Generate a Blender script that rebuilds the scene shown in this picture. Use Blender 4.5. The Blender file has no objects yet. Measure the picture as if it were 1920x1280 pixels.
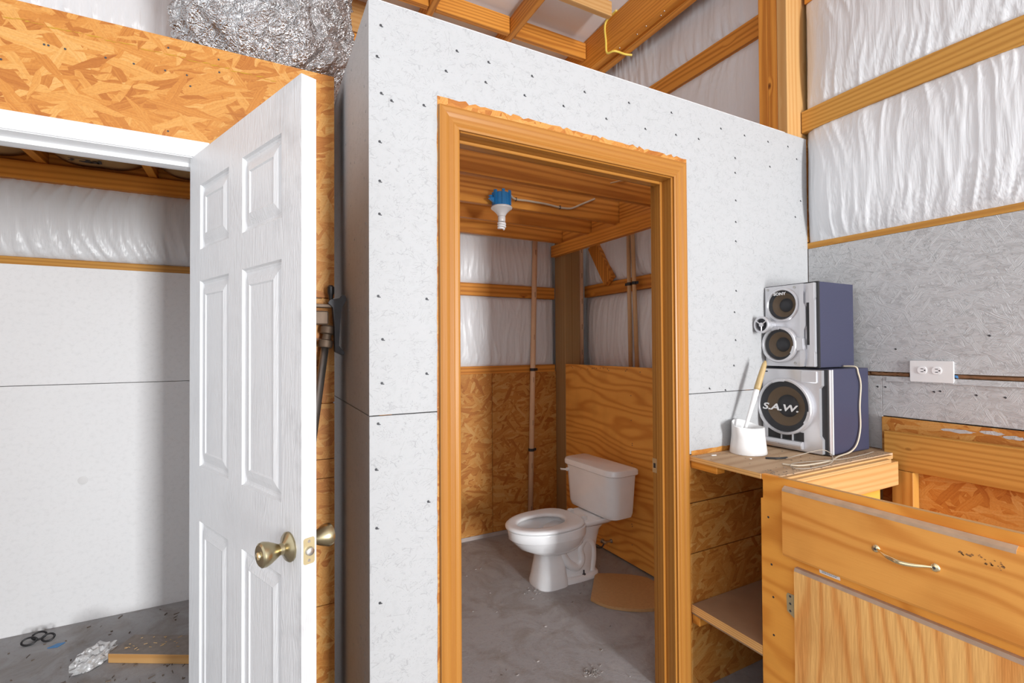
import bpy, bmesh, math, random
from mathutils import Vector, Matrix, noise

# ------------------------------------------------------------------ camera, sky, lights, exposure
scene = bpy.context.scene
COL = scene.collection
cam_data = bpy.data.cameras.new('camera')
cam = bpy.data.objects.new('camera', cam_data)
COL.objects.link(cam)
cam_data.sensor_fit = 'HORIZONTAL'; cam_data.sensor_width = 36.0; cam_data.lens = 17.036
cam_data.clip_start = 0.02
cam.matrix_world = Matrix(((0.88419, -0.00102, -0.46712, 0.0),
                           (-0.46708, -0.01426, -0.8841, 0.0),
                           (-0.00576, 0.9999, -0.01309, 1.415),
                           (0, 0, 0, 1)))
scene.camera = cam
scene.cycles.max_bounces = 16; scene.cycles.diffuse_bounces = 10

world = bpy.data.worlds.new('overcast_sky'); scene.world = world
world.use_nodes = True
wbg = world.node_tree.nodes['Background']
wbg.inputs['Color'].default_value = (0.95, 0.985, 1.04, 1)
wbg.inputs['Strength'].default_value = 1.25

def area_light(name, loc, target, sx, sy, power, color=(1, 1, 1)):
    l = bpy.data.lights.new(name, 'AREA'); l.shape = 'RECTANGLE'
    l.size = sx; l.size_y = sy; l.energy = power; l.color = color
    o = bpy.data.objects.new(name, l); COL.objects.link(o)
    o.location = loc
    o.rotation_euler = (Vector(target) - Vector(loc)).to_track_quat('-Z', 'Y').to_euler()
    return o
# daylight from the open doorway far behind the camera (it throws the bright patch in the toilet room)
area_light('doorway_daylight_offscreen', (1.45, -5.3, 1.35), (1.3, 1.4, 1.35), 0.66, 2.5, 430, (0.99, 1.0, 1.01))

vs = scene.view_settings
vs.view_transform = 'Standard'; vs.look = 'None'; vs.gamma = 1.0; vs.use_curve_mapping = False
vs.exposure = 0.26

rnd = random.Random(7)

# ------------------------------------------------------------------ node helpers
class G:
    def __init__(s, name):
        s.m = bpy.data.materials.new(name); s.m.use_nodes = True
        s.nt = s.m.node_tree; s.b = s.nt.nodes['Principled BSDF']
    def new(s, t, **kw):
        n = s.nt.nodes.new(t)
        for k, v in kw.items(): setattr(n, k, v)
        return n
    def put(s, sock, v):
        if v is None: return
        if isinstance(v, bpy.types.NodeSocket): s.nt.links.new(v, sock)
        else: sock.default_value = v
    def set(s, **kw):
        for k, v in kw.items(): s.put(s.b.inputs[k.replace('_', ' ')], v)
    def math(s, op, a, b=None, clamp=False):
        n = s.new('ShaderNodeMath', operation=op, use_clamp=clamp)
        s.put(n.inputs[0], a)
        if b is not None: s.put(n.inputs[1], b)
        return n.outputs[0]
    def vmath(s, op, a, b=None):
        n = s.new('ShaderNodeVectorMath', operation=op)
        s.put(n.inputs[0], a)
        if b is not None: s.put(n.inputs[1], b)
        return n.outputs['Value'] if op in ('LENGTH', 'DISTANCE') else n.outputs[0]
    def mix(s, f, a, b, blend='MIX'):
        n = s.new('ShaderNodeMix', data_type='RGBA', blend_type=blend)
        s.put(n.inputs[0], f)
        for i, v in ((6, a), (7, b)):
            if isinstance(v, tuple) and len(v) == 3: v = v + (1,)
            s.put(n.inputs[i], v)
        return n.outputs[2]
    def fmix(s, f, a, b):
        n = s.new('ShaderNodeMix', data_type='FLOAT')
        s.put(n.inputs[0], f); s.put(n.inputs[2], a); s.put(n.inputs[3], b)
        return n.outputs[0]
    def ramp(s, f, stops):
        n = s.new('ShaderNodeValToRGB'); r = n.color_ramp
        while len(r.elements) < len(stops): r.elements.new(0.5)
        for e, (p, c) in zip(r.elements, stops):
            e.position = p; e.color = tuple(c) + (1,) if len(c) == 3 else c
        s.put(n.inputs[0], f); return n.outputs[0]
    def noise(s, v, scale, detail=2, rough=0.5, dist=0.0):
        n = s.new('ShaderNodeTexNoise')
        s.put(n.inputs['Vector'], v); n.inputs['Scale'].default_value = scale
        n.inputs['Detail'].default_value = detail; n.inputs['Roughness'].default_value = rough
        n.inputs['Distortion'].default_value = dist
        return n.outputs['Fac']
    def vor(s, v, scale, dims='3D', rand=1.0):
        n = s.new('ShaderNodeTexVoronoi', voronoi_dimensions=dims)
        s.put(n.inputs['Vector'], v); n.inputs['Scale'].default_value = scale
        n.inputs['Randomness'].default_value = rand
        return n
    def obj(s):
        return s.new('ShaderNodeTexCoord').outputs['Object']
    def sep(s, v):
        n = s.new('ShaderNodeSeparateXYZ'); s.put(n.inputs[0], v); return n.outputs
    def comb(s, x, y, z):
        n = s.new('ShaderNodeCombineXYZ')
        for i, v in enumerate((x, y, z)): s.put(n.inputs[i], v)
        return n.outputs[0]
    def rand(s):
        return s.new('ShaderNodeObjectInfo').outputs['Random']
    def bump(s, h, strength, dist=0.01):
        n = s.new('ShaderNodeBump'); s.put(n.inputs['Height'], h)
        n.inputs['Strength'].default_value = strength; n.inputs['Distance'].default_value = dist
        s.put(s.b.inputs['Normal'], n.outputs[0])

def simple(name, color, rough=0.5, metal=0.0, var=0.06, scale=30, bump=0.0, spec=0.5, coat=0.0):
    g = G(name); v = g.obj()
    n = g.noise(v, scale, 4)
    dark = tuple(c * (1 - var) for c in color); lite = tuple(min(1, c * (1 + var)) for c in color)
    g.set(Base_Color=g.mix(n, dark, lite), Roughness=rough, Metallic=metal)
    g.b.inputs['Specular IOR Level'].default_value = spec
    g.b.inputs['Coat Weight'].default_value = coat
    if bump: g.bump(n, bump, 0.004)
    return g.m

def warm(c): return (c[0], c[1] * 0.905, c[2] * 0.74)
AX = {'x': (0, 1, 2), 'y': (1, 0, 2), 'z': (2, 0, 1)}
def pine(name, axis, light, dark, ring=75.0, wob=0.035, stretch=0.07, knots=True, rough=0.5, spec=0.25, center=0.08):
    light, dark = warm(light), warm(dark)
    g = G(name); v = g.obj(); r = g.rand()
    o = g.sep(v); l, a, b = (o[i] for i in AX[axis])
    r1 = g.math('MULTIPLY', r, 17.3); r2 = g.math('MULTIPLY', r, 41.7)
    l2 = g.math('ADD', l, r1)
    nv = g.comb(g.math('ADD', a, r2), b, g.math('MULTIPLY', l2, stretch))
    n1 = g.math('SUBTRACT', g.noise(nv, 9.0, 2), 0.5)
    n0 = g.math('SUBTRACT', g.noise(nv, 2.5, 1), 0.5)
    ca = g.math('ADD', a, g.math('MULTIPLY', g.math('SUBTRACT', g.math('FRACT', r2), 0.5), center))
    cb = g.math('ADD', b, center * 0.8)
    rad = g.vmath('LENGTH', g.comb(ca, cb, 0.0))
    rad = g.math('ADD', rad, g.math('ADD', g.math('MULTIPLY', n1, wob), g.math('MULTIPLY', n0, wob * 2.5)))
    kv = g.vor(g.comb(g.math('ADD', a, r1), b, g.math('MULTIPLY', l2, 0.55)), 5.5)
    kd = kv.outputs['Distance']
    kn = g.math('SUBTRACT', 1.0, g.math('DIVIDE', kd, 0.16, True), True)
    if knots: rad = g.math('ADD', rad, g.math('MULTIPLY', kn, 0.018))
    s = g.math('SINE', g.math('MULTIPLY', rad, ring * 6.283))
    s = g.math('POWER', g.math('MULTIPLY_ADD', s, 0.5), 1.0) if False else g.math('ADD', g.math('MULTIPLY', s, 0.5), 0.5)
    s = g.math('POWER', s, 1.7)
    f = g.noise(g.comb(a, b, g.math('MULTIPLY', l2, 0.03)), 220.0, 3)
    big = g.noise(nv, 5.0, 2)
    fac = g.math('ADD', g.math('MULTIPLY', s, 0.42), g.math('ADD', g.math('MULTIPLY', f, 0.28), g.math('MULTIPLY', g.math('SUBTRACT', big, 0.35), 0.7)))
    mid = tuple((x + y) / 2 for x, y in zip(light, dark))
    c = g.ramp(fac, [(0.12, light), (0.5, mid), (0.95, dark)])
    if knots:
        k2 = g.math('SUBTRACT', 1.0, g.math('DIVIDE', kd, 0.055, True), True)
        c = g.mix(g.math('POWER', k2, 0.5), c, (dark[0] * 0.35, dark[1] * 0.25, dark[2] * 0.2))
    g.set(Base_Color=c, Roughness=rough); g.b.inputs['Specular IOR Level'].default_value = spec
    g.bump(g.math('ADD', f, g.math('MULTIPLY', s, -0.5)), 0.12, 0.002)
    return g.m

def plywood(name, axis, across, light, dark, ring=15.0, wob=0.22, stretch=0.16, rough=0.5, spec=0.25, rip=0.0, scale=3.2):
    light, dark = warm(light), warm(dark)
    g = G(name); v = g.obj(); r = g.rand(); o = g.sep(v)
    idx = {'x': 0, 'y': 1, 'z': 2}; l, a = o[idx[axis]], o[idx[across]]
    r1 = g.math('MULTIPLY', r, 13.1)
    nv = g.comb(g.math('ADD', a, r1), g.math('MULTIPLY', g.math('ADD', l, r1), stretch), 0.0)
    n1 = g.math('SUBTRACT', g.noise(nv, scale, 2, 0.45), 0.5)
    n2 = g.math('SUBTRACT', g.noise(nv, scale * 4, 2), 0.5)
    ph = g.math('ADD', a, g.math('ADD', g.math('MULTIPLY', n1, wob * 2.4), g.math('MULTIPLY', n2, wob * 0.16)))
    s = g.math('ADD', g.math('MULTIPLY', g.math('SINE', g.math('MULTIPLY', ph, ring * 6.283)), 0.5), 0.5)
    s = g.math('POWER', s, 2.6)
    f = g.noise(g.comb(a, g.math('MULTIPLY', l, 0.04), 0.0), 240.0, 3)
    big = g.noise(nv, 6.0, 2)
    fac = g.math('ADD', g.math('MULTIPLY', s, 0.5), g.math('ADD', g.math('MULTIPLY', f, 0.22), g.math('MULTIPLY', g.math('SUBTRACT', big, 0.4), 0.6)))
    mid = tuple((x + y) / 2 for x, y in zip(light, dark))
    c = g.ramp(fac, [(0.1, light), (0.5, mid), (1.0, dark)])
    sm = g.noise(v, 5.0, 3)
    c = g.mix(g.math('MULTIPLY', g.math('SUBTRACT', sm, 0.5, True), 0.9), c, tuple(x * 0.62 for x in dark))
    g.set(Base_Color=c, Roughness=rough); g.b.inputs['Specular IOR Level'].default_value = spec
    h = g.math('MULTIPLY', s, -0.6)
    if rip:
        q = g.noise(g.comb(g.math('MULTIPLY', a, 1.0), g.math('MULTIPLY', l, 0.12), 0.0), 75.0, 2)
        h = g.math('ADD', h, g.math('MULTIPLY', q, rip))
    g.bump(g.math('ADD', h, f), 0.25 if rip else 0.12, 0.003)
    return g.m

def osb(name, plane, stops, bump=0.3, rough=0.55, paint=None, spec=0.35, grime=0.0, size=1.0):
    """oriented strand board: four overlapping layers of elongated flakes; paint keeps the relief"""
    if stops: stops = [(p_, warm(c_)) for p_, c_ in stops]
    g = G(name); v = g.obj(); r = g.rand(); o = g.sep(v)
    p, q = {'xz': (0, 2), 'yz': (1, 2), 'xy': (0, 1)}[plane]
    base = g.comb(g.math('ADD', o[p], g.math('MULTIPLY', r, 9.7)), o[q], 0.0)
    d = g.new('ShaderNodeTexNoise'); g.put(d.inputs['Vector'], base); d.inputs['Scale'].default_value = 22; d.inputs['Detail'].default_value = 2
    base = g.vmath('ADD', base, g.vmath('MULTIPLY', g.vmath('SUBTRACT', d.outputs['Color'], (0.5, 0.5, 0.5)), (0.014, 0.014, 0)))
    tone = height = lines = None
    for ang, sx, sy in ((0.18, 7, 33), (-0.5, 8, 38), (0.95, 9, 42), (2.0, 10, 46), (-0.15, 16, 75)):
        rot = g.new('ShaderNodeVectorRotate', rotation_type='Z_AXIS')
        g.put(rot.inputs['Vector'], base); rot.inputs['Angle'].default_value = ang
        vv = g.vmath('ADD', g.vmath('MULTIPLY', rot.outputs[0], (sx / size, sy / size, 1)), (ang * 31, ang * 17, 0))
        vo = g.vor(vv, 1.0, '2D')
        cc = g.new('ShaderNodeSeparateColor'); g.put(cc.inputs[0], vo.outputs['Color'])
        h = cc.outputs[0]
        fib = g.noise(g.vmath('MULTIPLY', vv, (0.30, 6.0, 1)), 1.0, 3, 0.6)
        t = g.math('ADD', g.math('MULTIPLY', cc.outputs[1], 0.46), g.math('MULTIPLY', fib, 0.55))
        if paint:
            de = g.new('ShaderNodeTexVoronoi', voronoi_dimensions='2D', feature='DISTANCE_TO_EDGE')
            g.put(de.inputs['Vector'], vv); de.inputs['Scale'].default_value = 1.0
            ln = g.math('MULTIPLY', g.math('LESS_THAN', de.outputs['Distance'], 0.035), g.math('GREATER_THAN', g.noise(g.vmath('ADD', base, (ang, 0, 0)), 26, 2), 0.60))
            lines = ln if lines is None else g.math('MAXIMUM', lines, ln)
        if tone is None: tone, height = t, h
        else:
            gt = g.math('GREATER_THAN', h, height)
            tone = g.fmix(gt, tone, t); height = g.fmix(gt, height, h)
    fine = g.noise(base, 160, 3)
    if paint:
        n = g.noise(v, 3.0, 3)
        c = g.mix(n, tuple(x * 0.95 for x in paint), paint)
        c = g.mix(g.math('MULTIPLY', lines, 0.40 if grime else 0.30 if bump > 0.5 else 0.06), c, tuple(x * 0.55 for x in paint))
        mott = g.noise(base, 45, 4, 0.7)
        c = g.mix(g.math('MULTIPLY', g.math('SUBTRACT', mott, 0.5, True), 1.1), c, tuple(x * 0.66 for x in paint))
        sp = g.vor(base, 95.0, '2D').outputs['Distance']
        spk = g.math('MULTIPLY', g.math('LESS_THAN', sp, 0.10), g.math('GREATER_THAN', g.noise(base, 14, 2), 0.56))
        c = g.mix(g.math('MULTIPLY', spk, grime), c, (0.28, 0.28, 0.29))
    else:
        c = g.ramp(tone, stops)
        c = g.mix(g.math('MULTIPLY', g.math('SUBTRACT', 0.58, fine, True), 0.7), c, stops[0][1])
    g.set(Base_Color=c, Roughness=rough); g.b.inputs['Specular IOR Level'].default_value = spec
    hh = g.math('ADD', height, g.math('MULTIPLY', fine, 0.15))
    if lines is not None: hh = g.math('ADD', height, g.math('ADD', g.math('MULTIPLY', tone, 0.8), g.math('MULTIPLY', lines, -0.5)))
    g.bump(hh, bump, 0.008)
    return g.m

# ------------------------------------------------------------------ materials
OSB_STOPS = [(0.0, (0.30, 0.09, 0.012)), (0.24, (0.50, 0.19, 0.032)), (0.46, (0.69, 0.33, 0.075)), (0.66, (0.79, 0.46, 0.145)), (0.85, (0.86, 0.60, 0.27))]
OSB_STOPS = [(p, tuple(x * k for x, k in zip(c, (0.68, 0.62, 0.56)))) for p, c in OSB_STOPS]
M = {}
for ax in 'xyz':
    M['pine_' + ax] = pine('pine_lumber_' + ax, ax, (0.784, 0.367, 0.0672), (0.49, 0.171, 0.0224), 46, 0.06)
    M['joist_' + ax] = pine('joist_lumber_' + ax, ax, (0.72, 0.34, 0.070), (0.33, 0.10, 0.013), 42, 0.06)
    M['trim_' + ax] = pine('clear_pine_trim_' + ax, ax, (0.42, 0.206, 0.050), (0.316, 0.130, 0.022), 60, 0.03, 0.03, False, 0.36, 0.3)
    M['fir_' + ax] = pine('pale_fir_' + ax, ax, (0.588, 0.385, 0.189), (0.462, 0.245, 0.0868), 40, 0.06)
    M['treated_' + ax] = pine('treated_lumber_' + ax, ax, (0.588, 0.336, 0.0924), (0.364, 0.168, 0.0336), 45, 0.06)
M['post_grey'] = pine('weathered_post', 'z', (0.40, 0.27, 0.14), (0.27, 0.165, 0.075), 60, 0.03, 0.05, False)
M['ply_y'] = plywood('plywood_grain_y', 'y', 'z', (0.868, 0.434, 0.115), (0.616, 0.224, 0.0364), 17, 0.20, 0.22)
M['ply_wall'] = plywood('plywood_wall', 'y', 'z', (0.86, 0.45, 0.11), (0.54, 0.19, 0.030), 17, 0.26, 0.26, scale=2.8)
M['ply_z'] = plywood('plywood_grain_z', 'z', 'y', (0.9, 0.56, 0.224), (0.672, 0.259, 0.0616), 16, 0.26, 0.20, rip=3.5)
M['ply_frame'] = plywood('plywood_face', 'y', 'z', (0.896, 0.434, 0.0896), (0.658, 0.245, 0.035), 12, 0.24, 0.5)
M['osb_xz'] = osb('strand_board_xz', 'xz', OSB_STOPS)
M['osb_yz'] = osb('strand_board_yz', 'yz', OSB_STOPS)
M['osb_xy'] = osb('strand_board_xy', 'xy', OSB_STOPS)
M['paint_front'] = osb('white_painted_strand_board', 'xz', None, 0.16, 0.6, (0.42, 0.423, 0.427), grime=0.75, size=0.55)
M['paint_side'] = osb('white_painted_side_board', 'yz', None, 0.16, 0.6, (0.42, 0.423, 0.427), grime=0.75, size=0.55)
M['paint_grey'] = osb('grey_painted_strand_board', 'yz', None, 0.8, 0.5, (0.525, 0.528, 0.532), size=0.6)
M['panel_white'] = osb('white_wall_panel', 'xz', None, 0.02, 0.55, (0.84, 0.847, 0.854), size=0.5)

def concrete():
    g = G('dusty_concrete'); v = g.obj()
    n = g.noise(v, 2.2, 5, 0.6); n2 = g.noise(v, 60, 4, 0.7); n3 = g.noise(v, 9, 4, 0.6, 0.6)
    c = g.mix(n, (0.275, 0.270, 0.275), (0.41, 0.404, 0.41))
    c = g.mix(g.math('MULTIPLY', g.math('SUBTRACT', n2, 0.55, True), 1.8, True), c, (0.17, 0.16, 0.155))
    c = g.mix(g.math('MULTIPLY', g.math('SUBTRACT', n3, 0.55, True), 2.0, True), c, (0.44, 0.425, 0.415))
    mud = g.noise(v, 4.5, 5, 0.65, 1.0)
    c = g.mix(g.math('MULTIPLY', g.math('SUBTRACT', mud, 0.47, True), 3.2, True), c, (0.215, 0.185, 0.155))
    g.set(Base_Color=c, Roughness=0.75)
    g.bump(g.math('ADD', n2, n3), 0.35, 0.005)
    return g.m
M['concrete'] = concrete()

def poly(name, col=(0.74, 0.755, 0.77), axis=2):
    g = G(name); v = g.obj(); o = g.sep(v)
    s = [55.0, 55.0, 55.0]; s[axis] = 5.0
    vec = g.comb(*(g.math('MULTIPLY', o[i], s[i] / 50) for i in range(3)))
    n = g.noise(vec, 50, 3, 0.55, 0.6)
    n2 = g.noise(vec, 18, 3, 0.5, 1.2)
    g.set(Base_Color=g.mix(n, tuple(c * 0.94 for c in col), col), Roughness=0.33)
    g.b.inputs['Specular IOR Level'].default_value = 0.45
    g.bump(g.math('ADD', n, g.math('MULTIPLY', n2, 1.6)), 0.20, 0.012)
    return g.m
M['poly'] = poly('white_plastic_sheeting')
M['kraft'] = simple('kraft_paper', (0.46, 0.30, 0.13), 0.6, var=0.2, scale=9, bump=0.2)
def doorwhite():
    g = G('moulded_white_door'); v = g.obj(); o = g.sep(v)
    vec = g.comb(o[0], o[1], g.math('MULTIPLY', o[2], 0.07))
    n = g.noise(vec, 26, 2, 0.4, 1.4)
    rings = g.math('SINE', g.math('MULTIPLY', n, 70.0))
    sm = g.noise(v, 7, 4, 0.6)
    near = g.math('MULTIPLY', g.math('SUBTRACT', o[0], 0.52, True), 4.0, True)
    spot = g.math('MULTIPLY', g.math('SUBTRACT', sm, 0.50, True), 1.9, True)
    c = g.mix(g.math('MULTIPLY', spot, g.math('ADD', near, 0.25)), (0.602, 0.605, 0.609), (0.238, 0.238, 0.245))
    g.set(Base_Color=c, Roughness=0.42)
    g.bump(rings, 0.13, 0.002)
    return g.m
M['door'] = doorwhite()
M['white_trim'] = simple('white_gloss_trim', (0.84, 0.84, 0.84), 0.35, var=0.02)
M['china'] = simple('vitreous_china', (0.84, 0.85, 0.86), 0.12, var=0.05, scale=14, coat=0.4)
M['seat'] = simple('grey_white_seat', (0.80, 0.815, 0.83), 0.3, var=0.03)
M['bowl_dirt'] = simple('stained_china', (0.42, 0.42, 0.42), 0.25, var=0.25, scale=20)
M['brass'] = simple('antique_brass', (0.40, 0.335, 0.205), 0.28, 1.0, var=0.12, scale=40)
M['bright_brass'] = simple('polished_brass', (0.86, 0.74, 0.46), 0.18, 1.0, var=0.1, scale=20)
M['steel'] = simple('dull_steel', (0.52, 0.51, 0.49), 0.4, 1.0, var=0.15)
M['zinc'] = simple('zinc_truss_plate', (0.42, 0.40, 0.37), 0.45, 0.8, var=0.3, scale=300)
M['dark_iron'] = simple('dark_cast_iron', (0.075, 0.075, 0.08), 0.55, 0.5, var=0.3)
M['rust_iron'] = simple('brown_iron', (0.16, 0.11, 0.075), 0.6, 0.5, var=0.35)
def foil():
    g = G('aluminium_foil'); v = g.obj()
    n = g.noise(v, 9, 3, 0.5, 1.2)
    r1 = g.math('ABSOLUTE', g.math('SUBTRACT', g.noise(v, 22, 3, 0.6, 1.5), 0.5))
    r2 = g.math('ABSOLUTE', g.math('SUBTRACT', g.noise(v, 60, 2, 0.6, 1.0), 0.5))
    g.set(Base_Color=g.mix(n, (0.50, 0.50, 0.50), (0.70, 0.70, 0.70)), Roughness=0.2, Metallic=0.92)
    g.bump(g.math('ADD', g.math('MULTIPLY', r1, 1.6), g.math('MULTIPLY', r2, 0.6)), 0.85, 0.025)
    return g.m
M['foil'] = foil()
M['blue'] = simple('blue_box_plastic', (0.015, 0.20, 0.50), 0.4, var=0.15)
M['white_plastic'] = simple('white_plastic', (0.756, 0.756, 0.749), 0.3, var=0.03)
M['bulb'] = simple('white_bulb_glass', (0.86, 0.87, 0.87), 0.2, var=0.02)
M['cable_white'] = simple('cream_cable', (0.58, 0.50, 0.38), 0.5, var=0.1)
M['cable_yellow'] = simple('yellow_cable', (0.80, 0.60, 0.10), 0.45, var=0.1)
M['cpvc'] = simple('beige_pipe', (0.70, 0.46, 0.28), 0.4, var=0.08)
M['cpvc_tan'] = simple('tan_pipe', (0.62, 0.40, 0.20), 0.4, var=0.08)
M['black'] = simple('black_plastic', (0.018, 0.018, 0.02), 0.4, var=0.2)
M['violet'] = simple('blue_violet_vinyl', (0.0434, 0.0448, 0.0812), 0.45, var=0.12, scale=160, spec=0.35)
M['silver'] = simple('silver_plastic', (0.644, 0.644, 0.665), 0.28, 0.6, var=0.05, scale=8)
M['cone_brown'] = simple('brown_cone', (0.20, 0.125, 0.06), 0.55, var=0.15, scale=60)
M['cone_black'] = simple('black_cone', (0.025, 0.026, 0.032), 0.5, var=0.2, scale=60)
M['print_silver'] = simple('silver_print', (0.72, 0.72, 0.72), 0.35, var=0.03)
M['print_dark'] = simple('dark_print', (0.04, 0.05, 0.06), 0.6, var=0.1)
M['print_grey'] = simple('grey_print', (0.30, 0.30, 0.32), 0.5, var=0.1)
M['handle_tan'] = simple('tan_brush_handle', (0.46, 0.33, 0.15), 0.4, var=0.2, scale=50)
M['hinge'] = simple('dull_brass_hinge', (0.50, 0.41, 0.23), 0.4, 0.35, var=0.1)
M['board_tan'] = simple('hardboard_lid', (0.50, 0.29, 0.125), 0.5, var=0.15, scale=70, bump=0.1)
M['dusty_ply'] = plywood('dusty_counter', 'x', 'y', (0.518, 0.406, 0.315), (0.364, 0.252, 0.175), 12, 0.1, 0.2, 0.8, 0.2)
M['ply_edge'] = plywood('layered_edge', 'y', 'z', (0.84, 0.532, 0.238), (0.504, 0.252, 0.084), 120, 0.01, 0.02)
M['ply_edge_x'] = plywood('layered_edge_x', 'x', 'z', (0.616, 0.42, 0.224), (0.42, 0.238, 0.105), 120, 0.01, 0.02)
M['dusty_shelf'] = simple('dusty_shelf', (0.34, 0.21, 0.12), 0.75, var=0.2, scale=12, bump=0.1)
M['bare_slot'] = simple('rough_dark_wood', (0.20, 0.095, 0.04), 0.8, var=0.4, scale=60, bump=0.4)
M['chalk'] = simple('yellow_chalk', (0.42, 0.225, 0.02), 0.9, var=0.15, scale=80)
M['nail'] = simple('dark_nail_head', (0.05, 0.05, 0.055), 0.6, 0.4, var=0.3)
M['chip'] = simple('wood_chip', (0.55, 0.36, 0.17), 0.8, var=0.3, scale=200)
M['dirt'] = simple('dark_debris', (0.07, 0.06, 0.055), 0.9, var=0.4, scale=200)
M['blue_scrap'] = simple('blue_scrap', (0.06, 0.22, 0.48), 0.5)
M['paper'] = simple('white_paper', (0.80, 0.80, 0.78), 0.6, var=0.05)
M['light_scrap'] = simple('pale_scrap', (0.75, 0.72, 0.66), 0.7)
def grille():
    g = G('dark_speaker_mesh'); v = g.obj()
    n = g.noise(v, 900, 1)
    g.set(Base_Color=g.mix(n, (0.03, 0.03, 0.03), (0.06, 0.06, 0.06)), Roughness=0.5, Alpha=0.28)
    return g.m
M['grille'] = grille()

# ------------------------------------------------------------------ mesh helpers
def empty(name, loc=(0, 0, 0)):
    o = bpy.data.objects.new(name, None); COL.objects.link(o); o.location = loc
    o.empty_display_size = 0.05
    return o
def tag(o, label, cat, group=None, kind=None):
    o['label'] = label; o['category'] = cat
    if group: o['group'] = group
    if kind: o['kind'] = kind
    return o
WPOS = {}
def wpos(o):
    p = Vector(o.location)
    while o.parent: o = o.parent; p += o.location
    return p
def link(name, me, mat, parent=None, loc=(0, 0, 0), smooth=False, local=False):
    """loc is a world position unless local (parents are unrotated unless local)"""
    o = bpy.data.objects.new(name, me); COL.objects.link(o)
    if isinstance(mat, str): mat = M[mat]
    if mat and not me.materials: me.materials.append(mat)
    if smooth:
        me.polygons.foreach_set('use_smooth', [True] * len(me.polygons))
        me.update()
    loc = Vector(loc)
    if parent:
        o.parent = parent
        o.location = loc if local else loc - wpos(parent)
    else: o.location = loc
    return o
def bm_mesh(bm, name):
    bmesh.ops.recalc_face_normals(bm, faces=bm.faces)
    me = bpy.data.meshes.new(name); bm.to_mesh(me); bm.free(); return me
def add_box(bm, x0, x1, y0, y1, z0, z1):
    vs_ = [bm.verts.new(p) for p in ((x0, y0, z0), (x1, y0, z0), (x1, y1, z0), (x0, y1, z0), (x0, y0, z1), (x1, y0, z1), (x1, y1, z1), (x0, y1, z1))]
    for f in ((0, 3, 2, 1), (4, 5, 6, 7), (0, 1, 5, 4), (1, 2, 6, 5), (2, 3, 7, 6), (3, 0, 4, 7)): bm.faces.new([vs_[i] for i in f])
def box(name, x0, x1, y0, y1, z0, z1, mat, parent=None, bev=0.0015, local=False, seg=1):
    c = Vector(((x0 + x1) / 2, (y0 + y1) / 2, (z0 + z1) / 2)); bm = bmesh.new()
    add_box(bm, x0 - c.x, x1 - c.x, y0 - c.y, y1 - c.y, z0 - c.z, z1 - c.z)
    if bev: bmesh.ops.bevel(bm, geom=bm.edges[:], offset=bev, segments=seg, affect='EDGES', clamp_overlap=True)
    return link(name, bm_mesh(bm, name), mat, parent, c, local=local)
def board(name, x0, x1, y0, y1, z0, z1, kind='pine', parent=None, bev=0.002):
    d = (x1 - x0, y1 - y0, z1 - z0); ax = 'xyz'[d.index(max(d))]
    return box(name, x0, x1, y0, y1, z0, z1, M[kind + '_' + ax], parent, bev)
def add_prism(bm, pts, axis, a0, a1):
    """pts: outline in the two other axes, extruded along axis from a0 to a1"""
    def mk(p, a):
        return {'x': (a, p[0], p[1]), 'y': (p[0], a, p[1]), 'z': (p[0], p[1], a)}[axis]
    v0 = [bm.verts.new(mk(p, a0)) for p in pts]; v1 = [bm.verts.new(mk(p, a1)) for p in pts]
    bm.faces.new(v0); bm.faces.new(v1[::-1]); n = len(pts)
    for i in range(n): bm.faces.new((v0[i], v0[(i + 1) % n], v1[(i + 1) % n], v1[i]))
def prism(name, pts, axis, a0, a1, mat, parent=None, bev=0.0, smooth=False, local=False, origin=None):
    c = Vector((0, 0, 0)) if origin is None else Vector(origin)
    bm = bmesh.new(); add_prism(bm, pts, axis, a0, a1)
    if bev: bmesh.ops.bevel(bm, geom=bm.edges[:], offset=bev, segments=2, affect='EDGES', clamp_overlap=True)
    bmesh.ops.translate(bm, verts=bm.verts, vec=-c)
    return link(name, bm_mesh(bm, name), mat, parent, c, smooth, local)
def frame_at(d):
    d = d.normalized(); up = Vector((0, 0, 1)) if abs(d.z) < 0.95 else Vector((1, 0, 0))
    a = d.cross(up).normalized(); return a, d.cross(a).normalized()
def add_tube(bm, pts, r, n=10, cap=True):
    pts = [Vector(p) for p in pts]; rings = []
    for i, p in enumerate(pts):
        d = pts[min(i + 1, len(pts) - 1)] - pts[max(i - 1, 0)]
        a, b = frame_at(d)
        if rings:
            # keep rings aligned
            pa = rings[-1][0].co - pts[i - 1]
            pa = (pa - d.normalized() * pa.dot(d.normalized()))
            if pa.length > 1e-6: a = pa.normalized(); b = d.normalized().cross(a)
        rr = r[i] if isinstance(r, (list, tuple)) else r
        rings.append([bm.verts.new(p + (a * math.cos(t) + b * math.sin(t)) * rr) for t in (2 * math.pi * k / n for k in range(n))])
    for i in range(len(rings) - 1):
        for k in range(n): bm.faces.new((rings[i][k], rings[i][(k + 1) % n], rings[i + 1][(k + 1) % n], rings[i + 1][k]))
    if cap:
        bm.faces.new(rings[0][::-1]); bm.faces.new(rings[-1])
def spline(pts, n=8):
    pts = [Vector(p) for p in pts]; out = []
    for i in range(len(pts) - 1):
        p0, p1, p2, p3 = pts[max(i - 1, 0)], pts[i], pts[i + 1], pts[min(i + 2, len(pts) - 1)]
        for k in range(n):
            t = k / n
            out.append(0.5 * ((2 * p1) + (p2 - p0) * t + (2 * p0 - 5 * p1 + 4 * p2 - p3) * t * t + (3 * p1 - p0 - 3 * p2 + p3) * t ** 3))
    out.append(pts[-1]); return out
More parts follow.
